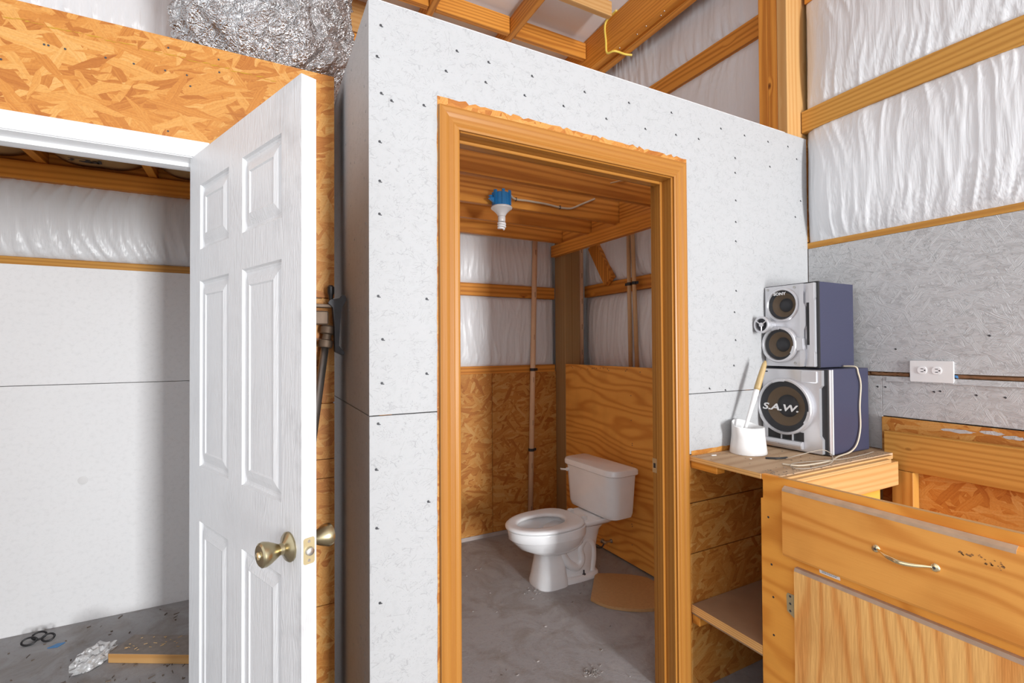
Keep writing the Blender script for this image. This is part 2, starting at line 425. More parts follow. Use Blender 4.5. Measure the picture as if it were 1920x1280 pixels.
def tube(name, pts, r, mat, parent=None, n=10, local=False, origin=None):
    bm = bmesh.new(); add_tube(bm, pts, r, n)
    c = Vector(pts[0]) if origin is None else Vector(origin)
    if local and origin is None: c = Vector((0, 0, 0))
    bmesh.ops.translate(bm, verts=bm.verts, vec=-c)
    o = link(name, bm_mesh(bm, name), mat, parent, c, True, local)
    return o
def add_lathe(bm, c, axis, prof, n=32, close0=True, close1=True):
    """prof: list of (radius, distance along axis) from point c along unit vector axis"""
    c = Vector(c); axis = Vector(axis).normalized(); a, b = frame_at(axis); rings = []
    for r, h in prof:
        if r < 1e-6: rings.append([bm.verts.new(c + axis * h)])
        else: rings.append([bm.verts.new(c + axis * h + (a * math.cos(t) + b * math.sin(t)) * r) for t in (2 * math.pi * k / n for k in range(n))])
    for A, B in zip(rings, rings[1:]):
        for k in range(n):
            if len(A) == 1 and len(B) == 1: continue
            if len(A) == 1: bm.faces.new((A[0], B[k], B[(k + 1) % n]))
            elif len(B) == 1: bm.faces.new((A[k], A[(k + 1) % n], B[0]))
            else: bm.faces.new((A[k], A[(k + 1) % n], B[(k + 1) % n], B[k]))
    if close0 and len(rings[0]) > 1: bm.faces.new(rings[0][::-1])
    if close1 and len(rings[-1]) > 1: bm.faces.new(rings[-1])
def lathe(name, c, axis, prof, mat, parent=None, n=32, smooth=True, local=False, close0=True, close1=True, sharp=0.6):
    bm = bmesh.new(); add_lathe(bm, (0, 0, 0), axis, prof, n, close0, close1)
    me = bm_mesh(bm, name)
    o = link(name, me, mat, parent, c, smooth, local)
    if smooth: me.set_sharp_from_angle(angle=sharp)
    return o
def sheet(name, plane, u0, u1, v0, v1, base, sign, depth, mat, parent, seed=0.0, nu=90, nv=60, wr=0.008, lean=0.0, power=0.6):
    """quilted plastic sheeting bulging out between framing, with real creases"""
    bm = bmesh.new(); grid = []
    uc, vc = (u0 + u1) / 2, (v0 + v1) / 2
    for j in range(nv + 1):
        row = []; t = j / nv; v = v0 + (v1 - v0) * t
        for i in range(nu + 1):
            s = i / nu; u = u0 + (u1 - u0) * s
            bulge = depth * max(0, 1 - (2 * t - 1) ** 2) ** power * max(0, 1 - (2 * s - 1) ** 10) ** 0.8
            q = u + lean * (v - v0) * (1 - t) + 0.05 * noise.noise((u * 3, v * 3, seed))
            n1 = 1 - min(1, abs(noise.noise((q * 17, v * 1.8, seed + 3))) * 2.2)
            n2 = 1 - min(1, abs(noise.noise((q * 38, v * 3.0, seed + 9))) * 2.4)
            n3 = noise.noise((q * 7, v * 4, seed + 20))
            edge = 0.35 + 0.9 * abs(2 * t - 1) ** 2
            pin = min(1, min(t, 1 - t) * 14)
            w = wr * pin * (edge * (n1 ** 3 + 0.5 * n2 ** 3) + 0.6 * n3)
            dd = base + sign * (bulge + w)
            row.append(bm.verts.new((dd, u, v) if plane == 'x' else (u, dd, v) if plane == 'y' else (u, v, dd)))
        grid.append(row)
    for j in range(nv):
        for i in range(nu): bm.faces.new((grid[j][i], grid[j][i + 1], grid[j + 1][i + 1], grid[j + 1][i]))
    c = Vector((base, uc, vc) if plane == 'x' else (uc, base, vc) if plane == 'y' else (uc, vc, base))
    bmesh.ops.translate(bm, verts=bm.verts, vec=-c)
    o = link(name, bm_mesh(bm, name), mat, parent, c, True)
    md = o.modifiers.new('thickness', 'SOLIDIFY'); md.thickness = 0.002
    return o
def text_mesh(name, body, size, mat, parent, origin, tx, ty, shear=0.0, extrude=0.0004, bold=0.0, local=False, xs=1.0):
    cu = bpy.data.curves.new(name, 'FONT'); cu.body = body; cu.size = size; cu.extrude = extrude; cu.shear = shear; cu.offset = bold
    cu.align_x = 'CENTER'; cu.align_y = 'CENTER'; cu.resolution_u = 3
    t = bpy.data.objects.new(name, cu); COL.objects.link(t)
    dg = bpy.context.evaluated_depsgraph_get(); dg.update()
    me = bpy.data.meshes.new_from_object(t.evaluated_get(dg))
    bpy.data.objects.remove(t); bpy.data.curves.remove(cu)
    tx = Vector(tx); ty = Vector(ty); tz = tx.cross(ty)
    m3 = Matrix((tx * xs, ty, tz)).transposed()
    me.transform(m3.to_4x4()); me.materials.clear()
    return link(name, me, mat, parent, origin, local=local)
def plate(name, outer, holes, x0, x1, mat, parent, origin, bev=0.0):
    """flat plate facing -x: outline (y,z) with round holes (y,z,r)"""
    bm = bmesh.new(); edges = []
    loops = [outer] + [[(y + r * math.cos(2 * math.pi * k / 40), z + r * math.sin(2 * math.pi * k / 40)) for k in range(40)] for y, z, r in holes]
    for lp_ in loops:
        v_ = [bm.verts.new((x0, p[0], p[1])) for p in lp_]
        edges += [bm.edges.new((v_[i], v_[(i + 1) % len(v_)])) for i in range(len(v_))]
    bmesh.ops.triangle_fill(bm, use_beauty=True, use_dissolve=False, edges=edges)
    r_ = bmesh.ops.extrude_face_region(bm, geom=bm.faces[:])
    bmesh.ops.translate(bm, verts=[g_ for g_ in r_['geom'] if isinstance(g_, bmesh.types.BMVert)], vec=(x1 - x0, 0, 0))
    c = Vector(origin); bmesh.ops.translate(bm, verts=bm.verts, vec=-c)
    return link(name, bm_mesh(bm, name), mat, parent, c)
def rounded(w, h, r, n=5):
    pts = []
    for cx, cy, a0 in ((w / 2 - r, h / 2 - r, 0), (-w / 2 + r, h / 2 - r, 90), (-w / 2 + r, -h / 2 + r, 180), (w / 2 - r, -h / 2 + r, 270)):
        for k in range(n + 1):
            a = math.radians(a0 + 90 * k / n); pts.append((cx + r * math.cos(a), cy + r * math.sin(a)))
    return pts
def loft(bm, secs, cap0=True, cap1=True):
    rings = [[bm.verts.new(p) for p in s] for s in secs]; n = len(secs[0])
    for A, B in zip(rings, rings[1:]):
        for k in range(n): bm.faces.new((A[k], A[(k + 1) % n], B[(k + 1) % n], B[k]))
    if cap0: bm.faces.new(rings[0][::-1])
    if cap1: bm.faces.new(rings[-1])

# ================================================================== THE SETTING
YF, YB, XR = 1.43, 3.32, 2.415
fl = box('floor', -2.7, 2.6, -3.2, 3.5, -0.12, 0.0, 'concrete', None, 0)
tag(fl, 'dusty grey concrete slab floor with dirt and scraps', 'floor', kind='structure')

# ---- partition wall of the toilet room, facing the camera
wf = tag(empty('wall_front', (1.35, YF, 0)), 'white painted strand board partition around the pine door casing', 'wall', kind='structure')
XL, XE = 0.289, 2.412; OX0, OX1, OZ = 0.545, 1.515, 2.116
up = [(XL, 1.2215), (OX0, 1.2215), (OX0, OZ), (OX1, OZ), (OX1, 1.2215), (XE, 1.2215), (XE, 2.44), (XL, 2.44)]
prism('wall_panel', up, 'y', YF, YF + 0.013, 'paint_front', wf, origin=(1.35, YF, 1.8))
box('wall_panel', XL, OX0, YF, YF + 0.013, 0.0, 1.2185, 'paint_front', wf, 0.001)
box('wall_panel', OX1, XE, YF, YF + 0.013, 0.972, 1.2185, 'paint_front', wf, 0.001)
for za, zb in ((0.0, 0.5605), (0.5645, 0.768), (0.772, 0.968)):
    box('bare_panel', OX1, XE, YF, YF + 0.013, za, zb, 'osb_xz', wf, 0.001)
box('panel_edge', XE + 0.0005, XE + 0.040, YF + 0.001, YF + 0.012, 1.93, 2.438, 'osb_xz', wf, 0.0)
# studs and plates behind the sheets
for x in (0.32, 0.50, 1.535, 1.95): board('stud', x, x + 0.038, YF + 0.014, YF + 0.102, 0.02, 2.36, 'joist', wf)
board('top_plate', XL + 0.01, 2.28, YF + 0.014, YF + 0.102, 2.362, 2.436, 'joist', wf)
board('header', OX0 - 0.005, OX1 + 0.005, YF + 0.014, YF + 0.102, 2.118, 2.36, 'joist', wf)
box('inner_sheet', XL + 0.09, OX0 - 0.012, YF + 0.103, YF + 0.113, 0.0, 2.36, 'panel_white', wf, 0)  # unseen lining, made white to bounce light into the toilet room
box('inner_sheet', OX1 + 0.012, 2.10, YF + 0.103, YF + 0.113, 0.0, 2.36, 'panel_white', wf, 0)  # same unseen lining, white for bounced light
box('plate_board', 0.30, 2.27, YF + 0.016, YF + 0.05, 2.4375, 2.455, simple('whitewashed_plate', (0.66, 0.66, 0.66), 0.7, var=0.15, scale=40), wf, 0.002)
nails = [(0.324, 2.367), (0.313, 2.272), (0.325, 2.166), (0.355, 2.151), (0.454, 2.16), (0.526, 2.285), (0.563, 2.359), (0.674, 2.353), (0.663, 2.284), (0.839, 2.35), (0.809, 2.276), (1.061, 2.349), (0.968, 2.276), (1.16, 2.272), (1.271, 2.358), (1.496, 2.37), (1.354, 2.274), (1.52, 2.284), (1.652, 2.293), (0.32, 2.022), (0.32, 1.906), (0.319, 1.809), (1.791, 2.366), (1.947, 2.367), (2.114, 2.371), (2.264, 2.377), (1.882, 2.253), (1.881, 2.187), (1.883, 2.064), (2.125, 2.256), (2.332, 2.328), (2.359, 2.127), (2.315, 2.043), (1.881, 1.968), (1.88, 1.882), (0.315, 1.568), (0.327, 1.442), (0.325, 1.314), (0.314, 1.197), (0.308, 1.065), (0.46, 1.338), (0.464, 0.949), (0.309, 0.896), (0.318, 0.679), (0.461, 1.566), (1.878, 1.662), (1.866, 1.567), (1.871, 1.444), (1.858, 1.332), (1.702, 1.238), (1.801, 1.227)]
bm = bmesh.new()
for x, z in nails:
    add_lathe(bm, (x, YF + 0.0005, z), (0, -1, 0), [(0.0038, 0.0), (0.0042, 0.0012), (0.0, 0.0016)], 7)
    add_box(bm, x + 0.002, x + 0.007, YF - 0.0008, YF, z - 0.004, z - 0.0015)
bmesh.ops.translate(bm, verts=bm.verts, vec=(-1.35, -YF, -1.8))
o = link('nail_heads', bm_mesh(bm, 'nails'), 'nail', wf, (1.35, YF, 1.8)); o['kind'] = 'stuff'
# bare strip left unpainted round the casing
def jag(a, b, n, amp, seed):
    out = []
    for k in range(n + 1):
        t = k / n; out.append((a[0] + (b[0] - a[0]) * t + amp * noise.noise((k * 0.9, seed, 0)), a[1] + (b[1] - a[1]) * t + amp * noise.noise((k * 0.9, seed + 5, 0))))
    return out
out = jag((0.493, 1.0), (0.497, 2.200), 40, 0.004, 1) + jag((0.499, 2.200), (1.578, 2.192), 60, 0.010, 2)[0:] + [(1.578, 2.13), (0.53, 2.13), (0.53, 1.0)]
prism('unpainted_strip', out, 'y', YF - 0.0012, YF + 0.0004, 'osb_xz', wf, origin=(1.0, YF, 1.6))
prism('unpainted_strip', jag((0.491, 0.0), (0.493, 1.0), 40, 0.004, 4) + [(0.52, 1.0), (0.52, 0.0)], 'y', YF - 0.0012, YF + 0.0004, 'osb_xz', wf, origin=(0.5, YF, 0.5))
prism('unpainted_strip', [(1.59, 0.968), (1.59, 0.985)] + jag((1.60, 0.985), (2.35, 0.990), 30, 0.006, 7) + [(2.36, 0.968)], 'y', YF - 0.0012, YF + 0.0004, 'osb_xz', wf, origin=(2.0, YF, 0.97))

# ---- pine casing, jambs and stops of the open doorway
t1 = tag(empty('trim_1', (1.03, YF, 0)), 'clear pine door casing and jamb round the toilet room doorway', 'door casing', kind='structure')
# colonial profile: (distance from opening edge, projection from wall)
PROF = [(0.0, 0.0), (0.0, 0.010), (0.006, 0.0125), (0.016, 0.0105), (0.020, 0.013), (0.034, 0.0135), (0.045, 0.0165), (0.060, 0.0175), (0.066, 0.015), (0.068, 0.0)]
CI0, CI1, CZ = 0.566, 1.497, 2.104
def casing(name, p0, p1, m0, m1, out_dir, along, mat):
    """p0,p1: inner-edge ends (x,z); m0,m1: how far each end lengthens per unit of profile width"""
    bm = bmesh.new(); secs = []
    for p, m in ((p0, m0), (p1, m1)):
        secs.append([(p[0] + out_dir[0] * d + along[0] * m * d, YF - pr, p[1] + out_dir[1] * d + along[1] * m * d) for d, pr in PROF])
    loft(bm, secs)
    c = Vector(((p0[0] + p1[0]) / 2, YF, (p0[1] + p1[1]) / 2))
    bmesh.ops.translate(bm, verts=bm.verts, vec=-c)
    return link(name, bm_mesh(bm, name), mat, t1, c)
casing('casing', (CI0, 0.0), (CI0, CZ), 0, 1, (-1, 0), (0, 1), 'trim_z')
casing('casing', (CI1, 0.0), (CI1, CZ), 0, 1, (1, 0), (0, 1), 'trim_z')
casing('head_casing', (CI0, CZ), (CI1, CZ), -1, 1, (0, 1), (1, 0), 'trim_x')
JY0, JY1 = YF - 0.001, 1.547
board('jamb', OX0 + 0.008, 0.572, JY0, JY1, 0.0, 2.12, 'trim', t1)
board('jamb', 1.490, OX1 - 0.006, JY0, JY1, 0.0, 2.12, 'trim', t1)
board('head_jamb', 0.5725, 1.4895, JY0, JY1, 2.100, 2.114, 'trim', t1)
board('stop', 0.5725, 0.584, 1.478, 1.512, 0.0, 2.0995, 'trim', t1)
board('stop', 1.478, 1.4895, 1.478, 1.512, 0.0, 2.0995, 'trim', t1)
board('head_stop', 0.5845, 1.4775, 1.478, 1.512, 2.088, 2.0995, 'trim', t1)
sp = box('strike_plate', 1.4885, 1.4902, 1.522, 1.547, 0.885, 0.945, 'bright_brass', t1, 0)
box('strike_hole', 1.4878, 1.4886, 1.530, 1.541, 0.905, 0.925, 'black', sp, 0)

# ---- side of the toilet room box, facing the closet door
wl = tag(empty('wall_left', (XL, 1.9, 0)), 'grey-shaded painted side of the toilet room partition beside the closet', 'wall', kind='structure')
box('wall_panel', XL, XL + 0.013, YF + 0.0135, 2.66, 1.2215, 2.44, 'paint_side', wl, 0.001)
box('wall_panel', XL, XL + 0.013, YF + 0.0135, 2.66, 0.0, 1.2185, 'paint_side', wl, 0.001)
box('wall_panel', XL, XL + 0.013, 2.662, 3.28, 0.0, 2.44, 'paint_side', wl, 0.001)
box('inner_sheet', XL + 0.10, XL + 0.112, YF + 0.115, 3.28, 0.0, 2.36, 'panel_white', wl, 0)  # unseen inner face, white only to reflect more light inside
bm = bmesh.new()
for k in range(60):
    y = rnd.uniform(YF + 0.03, 2.1); z = rnd.uniform(0.3, 2.42)
    if k % 3 == 0: y = YF + 0.035 + rnd.uniform(0, 0.02)
    add_box(bm, XL - 0.0008, XL, y, y + 0.006, z, z + 0.006)
bmesh.ops.translate(bm, verts=bm.verts, vec=(-XL, -1.9, -1.2))
o = link('nail_heads', bm_mesh(bm, 'nails_side'), 'print_grey', wl, (XL, 1.9, 1.2)); o['kind'] = 'stuff'

# ---- closet wall of bare strand board with the white door frame
YC = 1.86
wc = tag(empty('wall_closet', (-0.6, YC, 0)), 'bare strand board wall above and beside the white closet doorway', 'wall', kind='structure')
prism('wall_panel', [(-2.6, 2.056), (-0.135, 2.056), (-0.135, 1.60), (0.252, 1.60), (0.252, 2.41), (-2.6, 2.41)], 'y', YC, YC + 0.012, 'osb_xz', wc, origin=(-0.6, YC, 2.2))
zs = [1.598, 1.452, 1.2235, 1.2195, 1.02, 0.952, 0.76, 0.50, 0.0]
for a, b in zip(zs[1:], zs[:-1]):
    if b - a > 0.01: box('wall_panel', -0.135, 0.252, YC, YC + 0.012, a, b - 0.0025, 'osb_xz', wc, 0.0)
box('wall_panel', -2.6, -1.02, YC, YC + 0.012, 0.0, 2.054, 'osb_xz', wc, 0)
board('stud', -0.13, -0.09, YC + 0.013, 1.99, 0.0, 2.40, 'joist', wc)
board('stud', 0.21, 0.25, YC + 0.013, 1.99, 0.0, 2.40, 'joist', wc)
board('header', -2.6, 0.25, YC + 0.0125, 1.985, 2.06, 2.405, 'joist', wc)
bm = bmesh.new()
x = -0.66
while x < 0.06:
    w = rnd.uniform(0.012, 0.05); h = rnd.uniform(0.002, 0.006); z = 2.356 + rnd.uniform(-0.003, 0.003) - 0.02 * (x + 0.66) ** 2
    add_prism(bm, [(x, z), (x + w * 0.3, z - h / 2), (x + w, z + 0.001), (x + w * 0.6, z + h / 2)], 'y', YC - 0.0009, YC + 0.0001); x += w * rnd.uniform(0.8, 1.1)
bmesh.ops.translate(bm, verts=bm.verts, vec=(0.3, -YC, -2.356))
o = link('chalk_line', bm_mesh(bm, 'chalk_line'), 'chalk', wc, (-0.3, YC, 2.356)); o['kind'] = 'stuff'
bm = bmesh.new()
for k in range(18):
    x = rnd.uniform(-0.65, 0.24); z = rnd.choice((rnd.uniform(2.1, 2.4), 2.375, 2.30))
    add_lathe(bm, (x, YC + 0.0002, z), (0, -1, 0), [(0.003, 0), (0.0032, 0.0012), (0, 0.0015)], 6)
bmesh.ops.translate(bm, verts=bm.verts, vec=(0.3, -YC, -2.2))
o = link('nail_heads', bm_mesh(bm, 'nails_closet'), 'nail', wc, (-0.3, YC, 2.2)); o['kind'] = 'stuff'

t2 = tag(empty('trim_2', (-0.6, YC, 0)), 'white painted head and jambs of the closet doorway', 'door frame', kind='structure')
prism('head_casing', [(1.842, 2.034), (1.840, 2.040), (1.844, 2.050), (1.842, 2.080), (1.846, 2.087), (1.8595, 2.087), (1.8595, 2.034)], 'x', -1.05, -0.135, 'white_trim', t2, origin=(-0.6, YC, 2.06))
prism('head_jamb', [(1.850, 2.032), (1.905, 2.030), (1.9055, 2.018), (1.94, 2.018), (1.9405, 2.030), (1.992, 2.030), (1.992, 2.05), (1.850, 2.05)], 'x', -0.97, -0.17, 'white_trim', t2, origin=(-0.6, YC, 2.04))
box('jamb', -0.185, -0.165, 1.861, 1.992, 0.0, 2.029, 'white_trim', t2, 0.002)
box('jamb', -0.975, -0.955, 1.861, 1.992, 0.0, 2.029, 'white_trim', t2, 0.002)
box('casing', -0.166, -0.132, 1.844, 1.8595, 0.0, 2.033, 'white_trim', t2, 0.003)
box('casing', -1.04, -0.972, 1.844, 1.8595, 0.0, 2.033, 'white_trim', t2, 0.003)

# ---- back wall: white panel in the closet, framing and plastic behind the toilet
wb = tag(empty('wall_back', (0.5, YB, 0)), 'outer wall with white closet panel, girts, plastic sheeting and strand board', 'wall', kind='structure')
box('siding', -2.7, 2.62, YB + 0.16, YB + 0.18, 0.0, 3.95, 'white_plastic', wb, 0)
box('white_panel', -2.6, 0.27, YB - 0.02, YB - 0.006, 0.0, 1.237, 'panel_white', wb, 0.001)
box('white_panel', -2.6, 0.27, YB - 0.02, YB - 0.006, 1.240, 1.848, 'panel_white', wb, 0.001)
lathe('wall_stain', (-0.80, YB - 0.0198, 0.735), (0, -1, 0), [(0.022, 0), (0.021, 0.0006), (0.0, 0.0008)], simple('grey_stain', (0.75, 0.75, 0.75), 0.7), wb, 20)
board('girt', -2.6, 0.28, YB - 0.006, YB + 0.035, 1.80, 1.889, 'treated', wb)
board('top_plate', -2.6, 0.28, YB - 0.045, YB - 0.005, 2.276, 2.365, 'pine', wb)
sheet('insulation_sheet', 'y', -2.2, 0.28, 1.885, 2.30, YB + 0.02, -1, 0.055, 'poly', wb, 4.0, 260, 50, 0.016, 0.25)
# toilet room part
board('girt', 0.42, 2.149, YB, YB + 0.038, 1.807, 1.90, 'joist', wb)
board('girt', 0.42, 2.149, YB - 0.002, YB + 0.038, 1.215, 1.278, 'joist', wb)
box('strand_panel', 0.42, 1.575, YB - 0.012, YB - 0.0005, 0.03, 1.222, 'osb_xz', wb, 0.001)
box('strand_panel', 1.5775, 2.149, YB - 0.012, YB - 0.0005, 0.03, 1.222, 'osb_xz', wb, 0.001)
box('base_strip', 0.42, 2.149, YB - 0.010, YB - 0.001, 0.0, 0.028, simple('stained_base', (0.42, 0.36, 0.33), 0.8, var=0.3, scale=12), wb, 0)
sheet('insulation_sheet', 'y', 0.42, 2.149, 1.895, 2.36, YB + 0.03, -1, 0.045, 'poly', wb, 11.0, 200, 50, 0.010)
sheet('insulation_sheet', 'y', 0.42, 2.149, 1.27, 1.812, YB + 0.03, -1, 0.045, 'poly', wb, 15.0, 200, 60, 0.010)
# high part above the closet and the box
board('girt', -2.6, 2.4, YB, YB + 0.038, 3.06, 3.17, 'joist', wb)
sheet('insulation_sheet', 'y', -2.3, 2.40, 2.44, 3.07, YB + 0.03, -1, 0.05, 'poly', wb, 21.0, 200, 40, 0.010)
sheet('insulation_sheet', 'y', -2.3, -0.35, 3.16, 3.72, YB + 0.03, -1, 0.05, 'poly', wb, 25.0, 150, 50, 0.012)
sheet('insulation_sheet', 'y', -0.35, 2.40, 3.16, 3.47, YB + 0.03, -1, 0.04, 'poly', wb, 27.0, 150, 30, 0.010)
board('eave_header', 0.0, 2.20, YB - 0.02, YB + 0.02, 3.525, 3.80, 'fir', wb, 0.008)
board('eave_ledger', 0.0, 2.20, YB - 0.005, YB + 0.03, 3.452, 3.518, 'pine', wb)

# ---- corner post, plywood lining and framing of the right wall
wr_ = tag(empty('wall_right', (XR, 1.0, 0)), 'outer wall with grey painted strand board, girts and bulging white plastic', 'wall', kind='structure')
box('siding', XR + 0.16, XR + 0.18, -1.6, 3.5, 0.0, 3.95, 'white_plastic', wr_, 0)
# grey painted sheets in the open room
def sheets_x(name, y0, y1, z0, z1, mat, t=0.012, x=XR): return box(name, x, x + t, y0, y1, z0, z1, mat, wr_, 0.001)
sheets_x('grey_panel', -0.098, YF - 0.001, 1.302, 1.895, 'paint_grey')
sheets_x('grey_panel', 1.118, YF - 0.001, 0.966, 1.283, 'paint_grey')
sheets_x('grey_panel', 0.30, 1.117, 1.112, 1.283, 'paint_grey')
sheets_x('grey_panel', -1.6, 0.299, 0.0, 1.283, 'paint_grey')
sheets_x('grey_panel', -1.6, -0.10, 1.302, 1.895, 'paint_grey')
box('bare_batten', XR + 0.013, XR + 0.03, 0.30, YF - 0.001, 1.27, 1.315, 'bare_slot', wr_, 0)
for y0, y1 in ((0.30, 0.86), (1.02, 1.16), (1.17, 1.42)):
    # torn splinters along the gap
    pts = [(y0, 1.296)]; n = 14
    pts += [(y0 + (y1 - y0) * k / n, 1.2985 + rnd.uniform(-0.003, 0.002)) for k in range(n + 1)] + [(y1, 1.2875)]
    pts += [(y1 - (y1 - y0) * k / n, 1.287 + rnd.uniform(-0.002, 0.003)) for k in range(n + 1)]
    prism('torn_wood', pts, 'x', XR + 0.004, XR + 0.012, 'bare_slot', wr_, origin=(XR, (y0 + y1) / 2, 1.29))
prism('grey_ledge', [(XR - 0.006, 1.262), (XR - 0.001, 1.281), (XR + 0.0, 1.281), (XR + 0.0, 1.262)], 'y', 0.30, 1.10, 'paint_grey', wr_, origin=(XR, 0.7, 1.27))
board('girt', XR - 0.003, XR + 0.036, -1.6, YF + 0.013, 1.8955, 1.924, 'treated', wr_)
# bowed girt
gy = [(0.545 + (YF + 0.01 - 0.545) * k / 12) for k in range(13)]
bow = lambda y: 0.012 * (1 - ((y - 1.0) / 0.45) ** 2)
bm = bmesh.new()
loft(bm, [[(XR - 0.02, y, 2.470 + bow(y)), (XR + 0.03, y, 2.470 + bow(y)), (XR + 0.03, y, 2.575 + bow(y)), (XR - 0.02, y, 2.575 + bow(y))] for y in [-0.4, 0.0, 0.3] + gy])
bmesh.ops.translate(bm, verts=bm.verts, vec=(-XR, -0.7, -2.52))
link('girt', bm_mesh(bm, 'girt'), 'treated_y', wr_, (XR, 0.7, 2.52))
sheet('insulation_sheet', 'x', 0.30, YF - 0.002, 1.915, 2.50, XR + 0.012, -1, 0.075, 'poly', wr_, 31.0, 190, 120, 0.006, 0.25)
sheet('insulation_sheet', 'x', 0.2, YF - 0.002, 2.565, 3.13, XR + 0.012, -1, 0.06, 'poly', wr_, 37.0, 190, 100, 0.0045, 0.2)
sheet('insulation_sheet', 'x', -1.6, 0.30, 1.915, 2.50, XR + 0.03, -1, 0.05, 'poly', wr_, 41.0, 120, 20, 0.01)
sheet('insulation_sheet', 'x', -1.6, 0.2, 2.565, 3.13, XR + 0.03, -1, 0.05, 'poly', wr_, 43.0, 120, 20, 0.01)
sheet('insulation_sheet', 'x', -1.6, 1.43, 3.22, 3.74, XR + 0.03, -1, 0.05, 'poly', wr_, 44.0, 120, 20, 0.01)
board('girt', XR - 0.003, XR + 0.036, -1.6, 1.43, 3.115, 3.232, 'joist', wr_)
# beyond the post, over the toilet room
board('girt', XR + 0.012, XR + 0.05, 1.60, YB, 3.114, 3.232, 'joist', wr_)
sheet('insulation_sheet', 'x', 1.45, YB, 2.40, 3.13, XR + 0.05, -1, 0.045, 'poly', wr_, 51.0, 150, 70, 0.008)
sheet('insulation_sheet', 'x', 1.45, YB, 3.22, 3.72, XR + 0.05, -1, 0.045, 'poly', wr_, 55.0, 150, 60, 0.014)
# inside the toilet room
board('girt', 2.395, 2.435, 1.60, 3.25, 1.825, 1.917, 'joist', wr_)
sheet('insulation_sheet', 'x', 1.60, 3.27, 1.91, 2.36, 2.44, -1, 0.06, 'poly', wr_, 61.0, 160, 50, 0.014)
sheet('insulation_sheet', 'x', 1.60, 3.27, 1.20, 1.83, 2.44, -1, 0.06, 'poly', wr_, 65.0, 160, 60, 0.010)
box('plywood_panel', 2.150, 2.166, 1.56, 3.172, 0.012, 1.286, 'ply_wall', wr_, 0.0015)
box('plywood_cap', 2.1665, 2.39, 1.56, 3.172, 1.255, 1.272, 'joist_y', wr_, 0.001)
bm = bmesh.new()
for k in range(26):
    y = 2.30 + rnd.random() * 0.8; z = 1.262 + rnd.uniform(-0.008, 0.008)
    if k > 14: z = rnd.uniform(0.1, 1.2); y = 2.42 + rnd.uniform(-0.006, 0.006)
    add_lathe(bm, (2.1502, y, z), (-1, 0, 0), [(0.004, 0), (0.003, 0.001), (0, 0.0012)], 6)
bmesh.ops.translate(bm, verts=bm.verts, vec=(-2.15, -2.6, -1.0))
o = link('nail_heads', bm_mesh(bm, 'nails_ply'), 'nail', wr_, (2.15, 2.6, 1.0)); o['kind'] = 'stuff'
# knee brace between ledger and girt
bm = bmesh.new()
a = Vector((2.365, 3.085, 2.225)); b = Vector((2.365, 2.885, 1.914)); d = (b - a).normalized(); n_ = Vector((0, -d.z, d.y))
loft(bm, [[p + n_ * s * 0.052 + Vector((t * 0.02, 0, 0)) for s, t in ((-1, -1), (1, -1), (1, 1), (-1, 1))] for p in (a, b)])
bmesh.ops.translate(bm, verts=bm.verts, vec=(-2.365, -2.98, -2.07))
link('brace', bm_mesh(bm, 'brace'), 'joist_z', wr_, (2.365, 2.98, 2.07))
# unpainted strand board behind the cabinet
box('bare_panel', XR - 0.011, XR - 0.0005, -0.3, 1.116, 0.575, 1.108, 'osb_yz', wr_, 0.0012)
box('bare_panel', XR - 0.011, XR - 0.0005, -0.3, 1.116, 0.0, 0.572, 'osb_yz', wr_, 0.0012)
for k, (y, z, w) in enumerate(((0.86, 1.083, 0.05), (0.76, 1.090, 0.035), (0.70, 1.081, 0.03))):
    pts = [(y + w * math.cos(t) * (1 + 0.4 * noise.noise((t * 2, k, 1))), z + 0.007 * math.sin(t) * (1 + 0.7 * noise.noise((t * 3, k, 7)))) for t in (2 * math.pi * q / 18 for q in range(18))]
    prism('paint_smear', pts, 'x', XR - 0.0116, XR - 0.0108, 'paint_grey', wr_, origin=(XR, y, z))
bm = bmesh.new()
for y, z in ((1.13, 1.235), (1.10, 1.236), (0.91, 1.232), (0.93, 1.228), (0.80, 1.225), (0.72, 1.223), (0.76, 1.45), (1.06, 1.40)):
    add_prism(bm, [(y, z), (y + 0.004, z + 0.004), (y + 0.011, z + 0.001), (y + 0.003, z - 0.004)], 'x', XR - 0.0008, XR + 0.0002)
bmesh.ops.translate(bm, verts=bm.verts, vec=(-XR, -0.95, -1.25))
o = link('nail_heads', bm_mesh(bm, 'nails_grey'), 'nail', wr_, (XR, 0.95, 1.25)); o['kind'] = 'stuff'

cp = empty('corner_post', (0, 0, 0)); cp.parent = wr_; cp.location = Vector((2.36, 1.52, 0)) - wr_.location
board('ply', 2.290, 2.455, 1.4455, 1.4955, 0.0, 3.48, 'fir', cp)
board('ply', 2.290, 2.455, 1.4960, 1.5450, 0.0, 3.48, 'joist', cp)
board('ply', 2.290, 2.455, 1.5455, 1.5950, 0.0, 3.48, 'joist', cp)
cp2 = box('building_corner_post', 2.151, 2.292, 3.172, YB - 0.001, 0.0, 2.36, 'post_grey', wr_, 0.003)
cp2['label'] = 'weathered grey-brown timber post in the corner'

# ---- ceiling of the toilet room
ci = tag(empty('ceiling_toilet_room', (1.3, 2.5, 2.3)), 'open pine joists over the toilet room', 'ceiling', kind='structure')
for y in (2.085, 2.495, 2.800, 3.168):
    board('joist', 0.41, 2.30 if y < 3.1 else 2.149, y, y + 0.038, 2.235, 2.405, 'joist', ci)
board('joist', 0.41, 2.30, 1.70, 1.738, 2.235, 2.405, 'joist', ci)
board('ledger', 2.111, 2.1495, 1.56, 3.312, 2.144, 2.2345, 'pine', ci)
for y0, y1 in ((1.745, 2.08), (2.13, 2.49), (2.54, 2.79), (2.845, 3.16)):
    board('blocking', 2.122, 2.160, y0, y1, 2.236, 2.372, 'joist', ci)

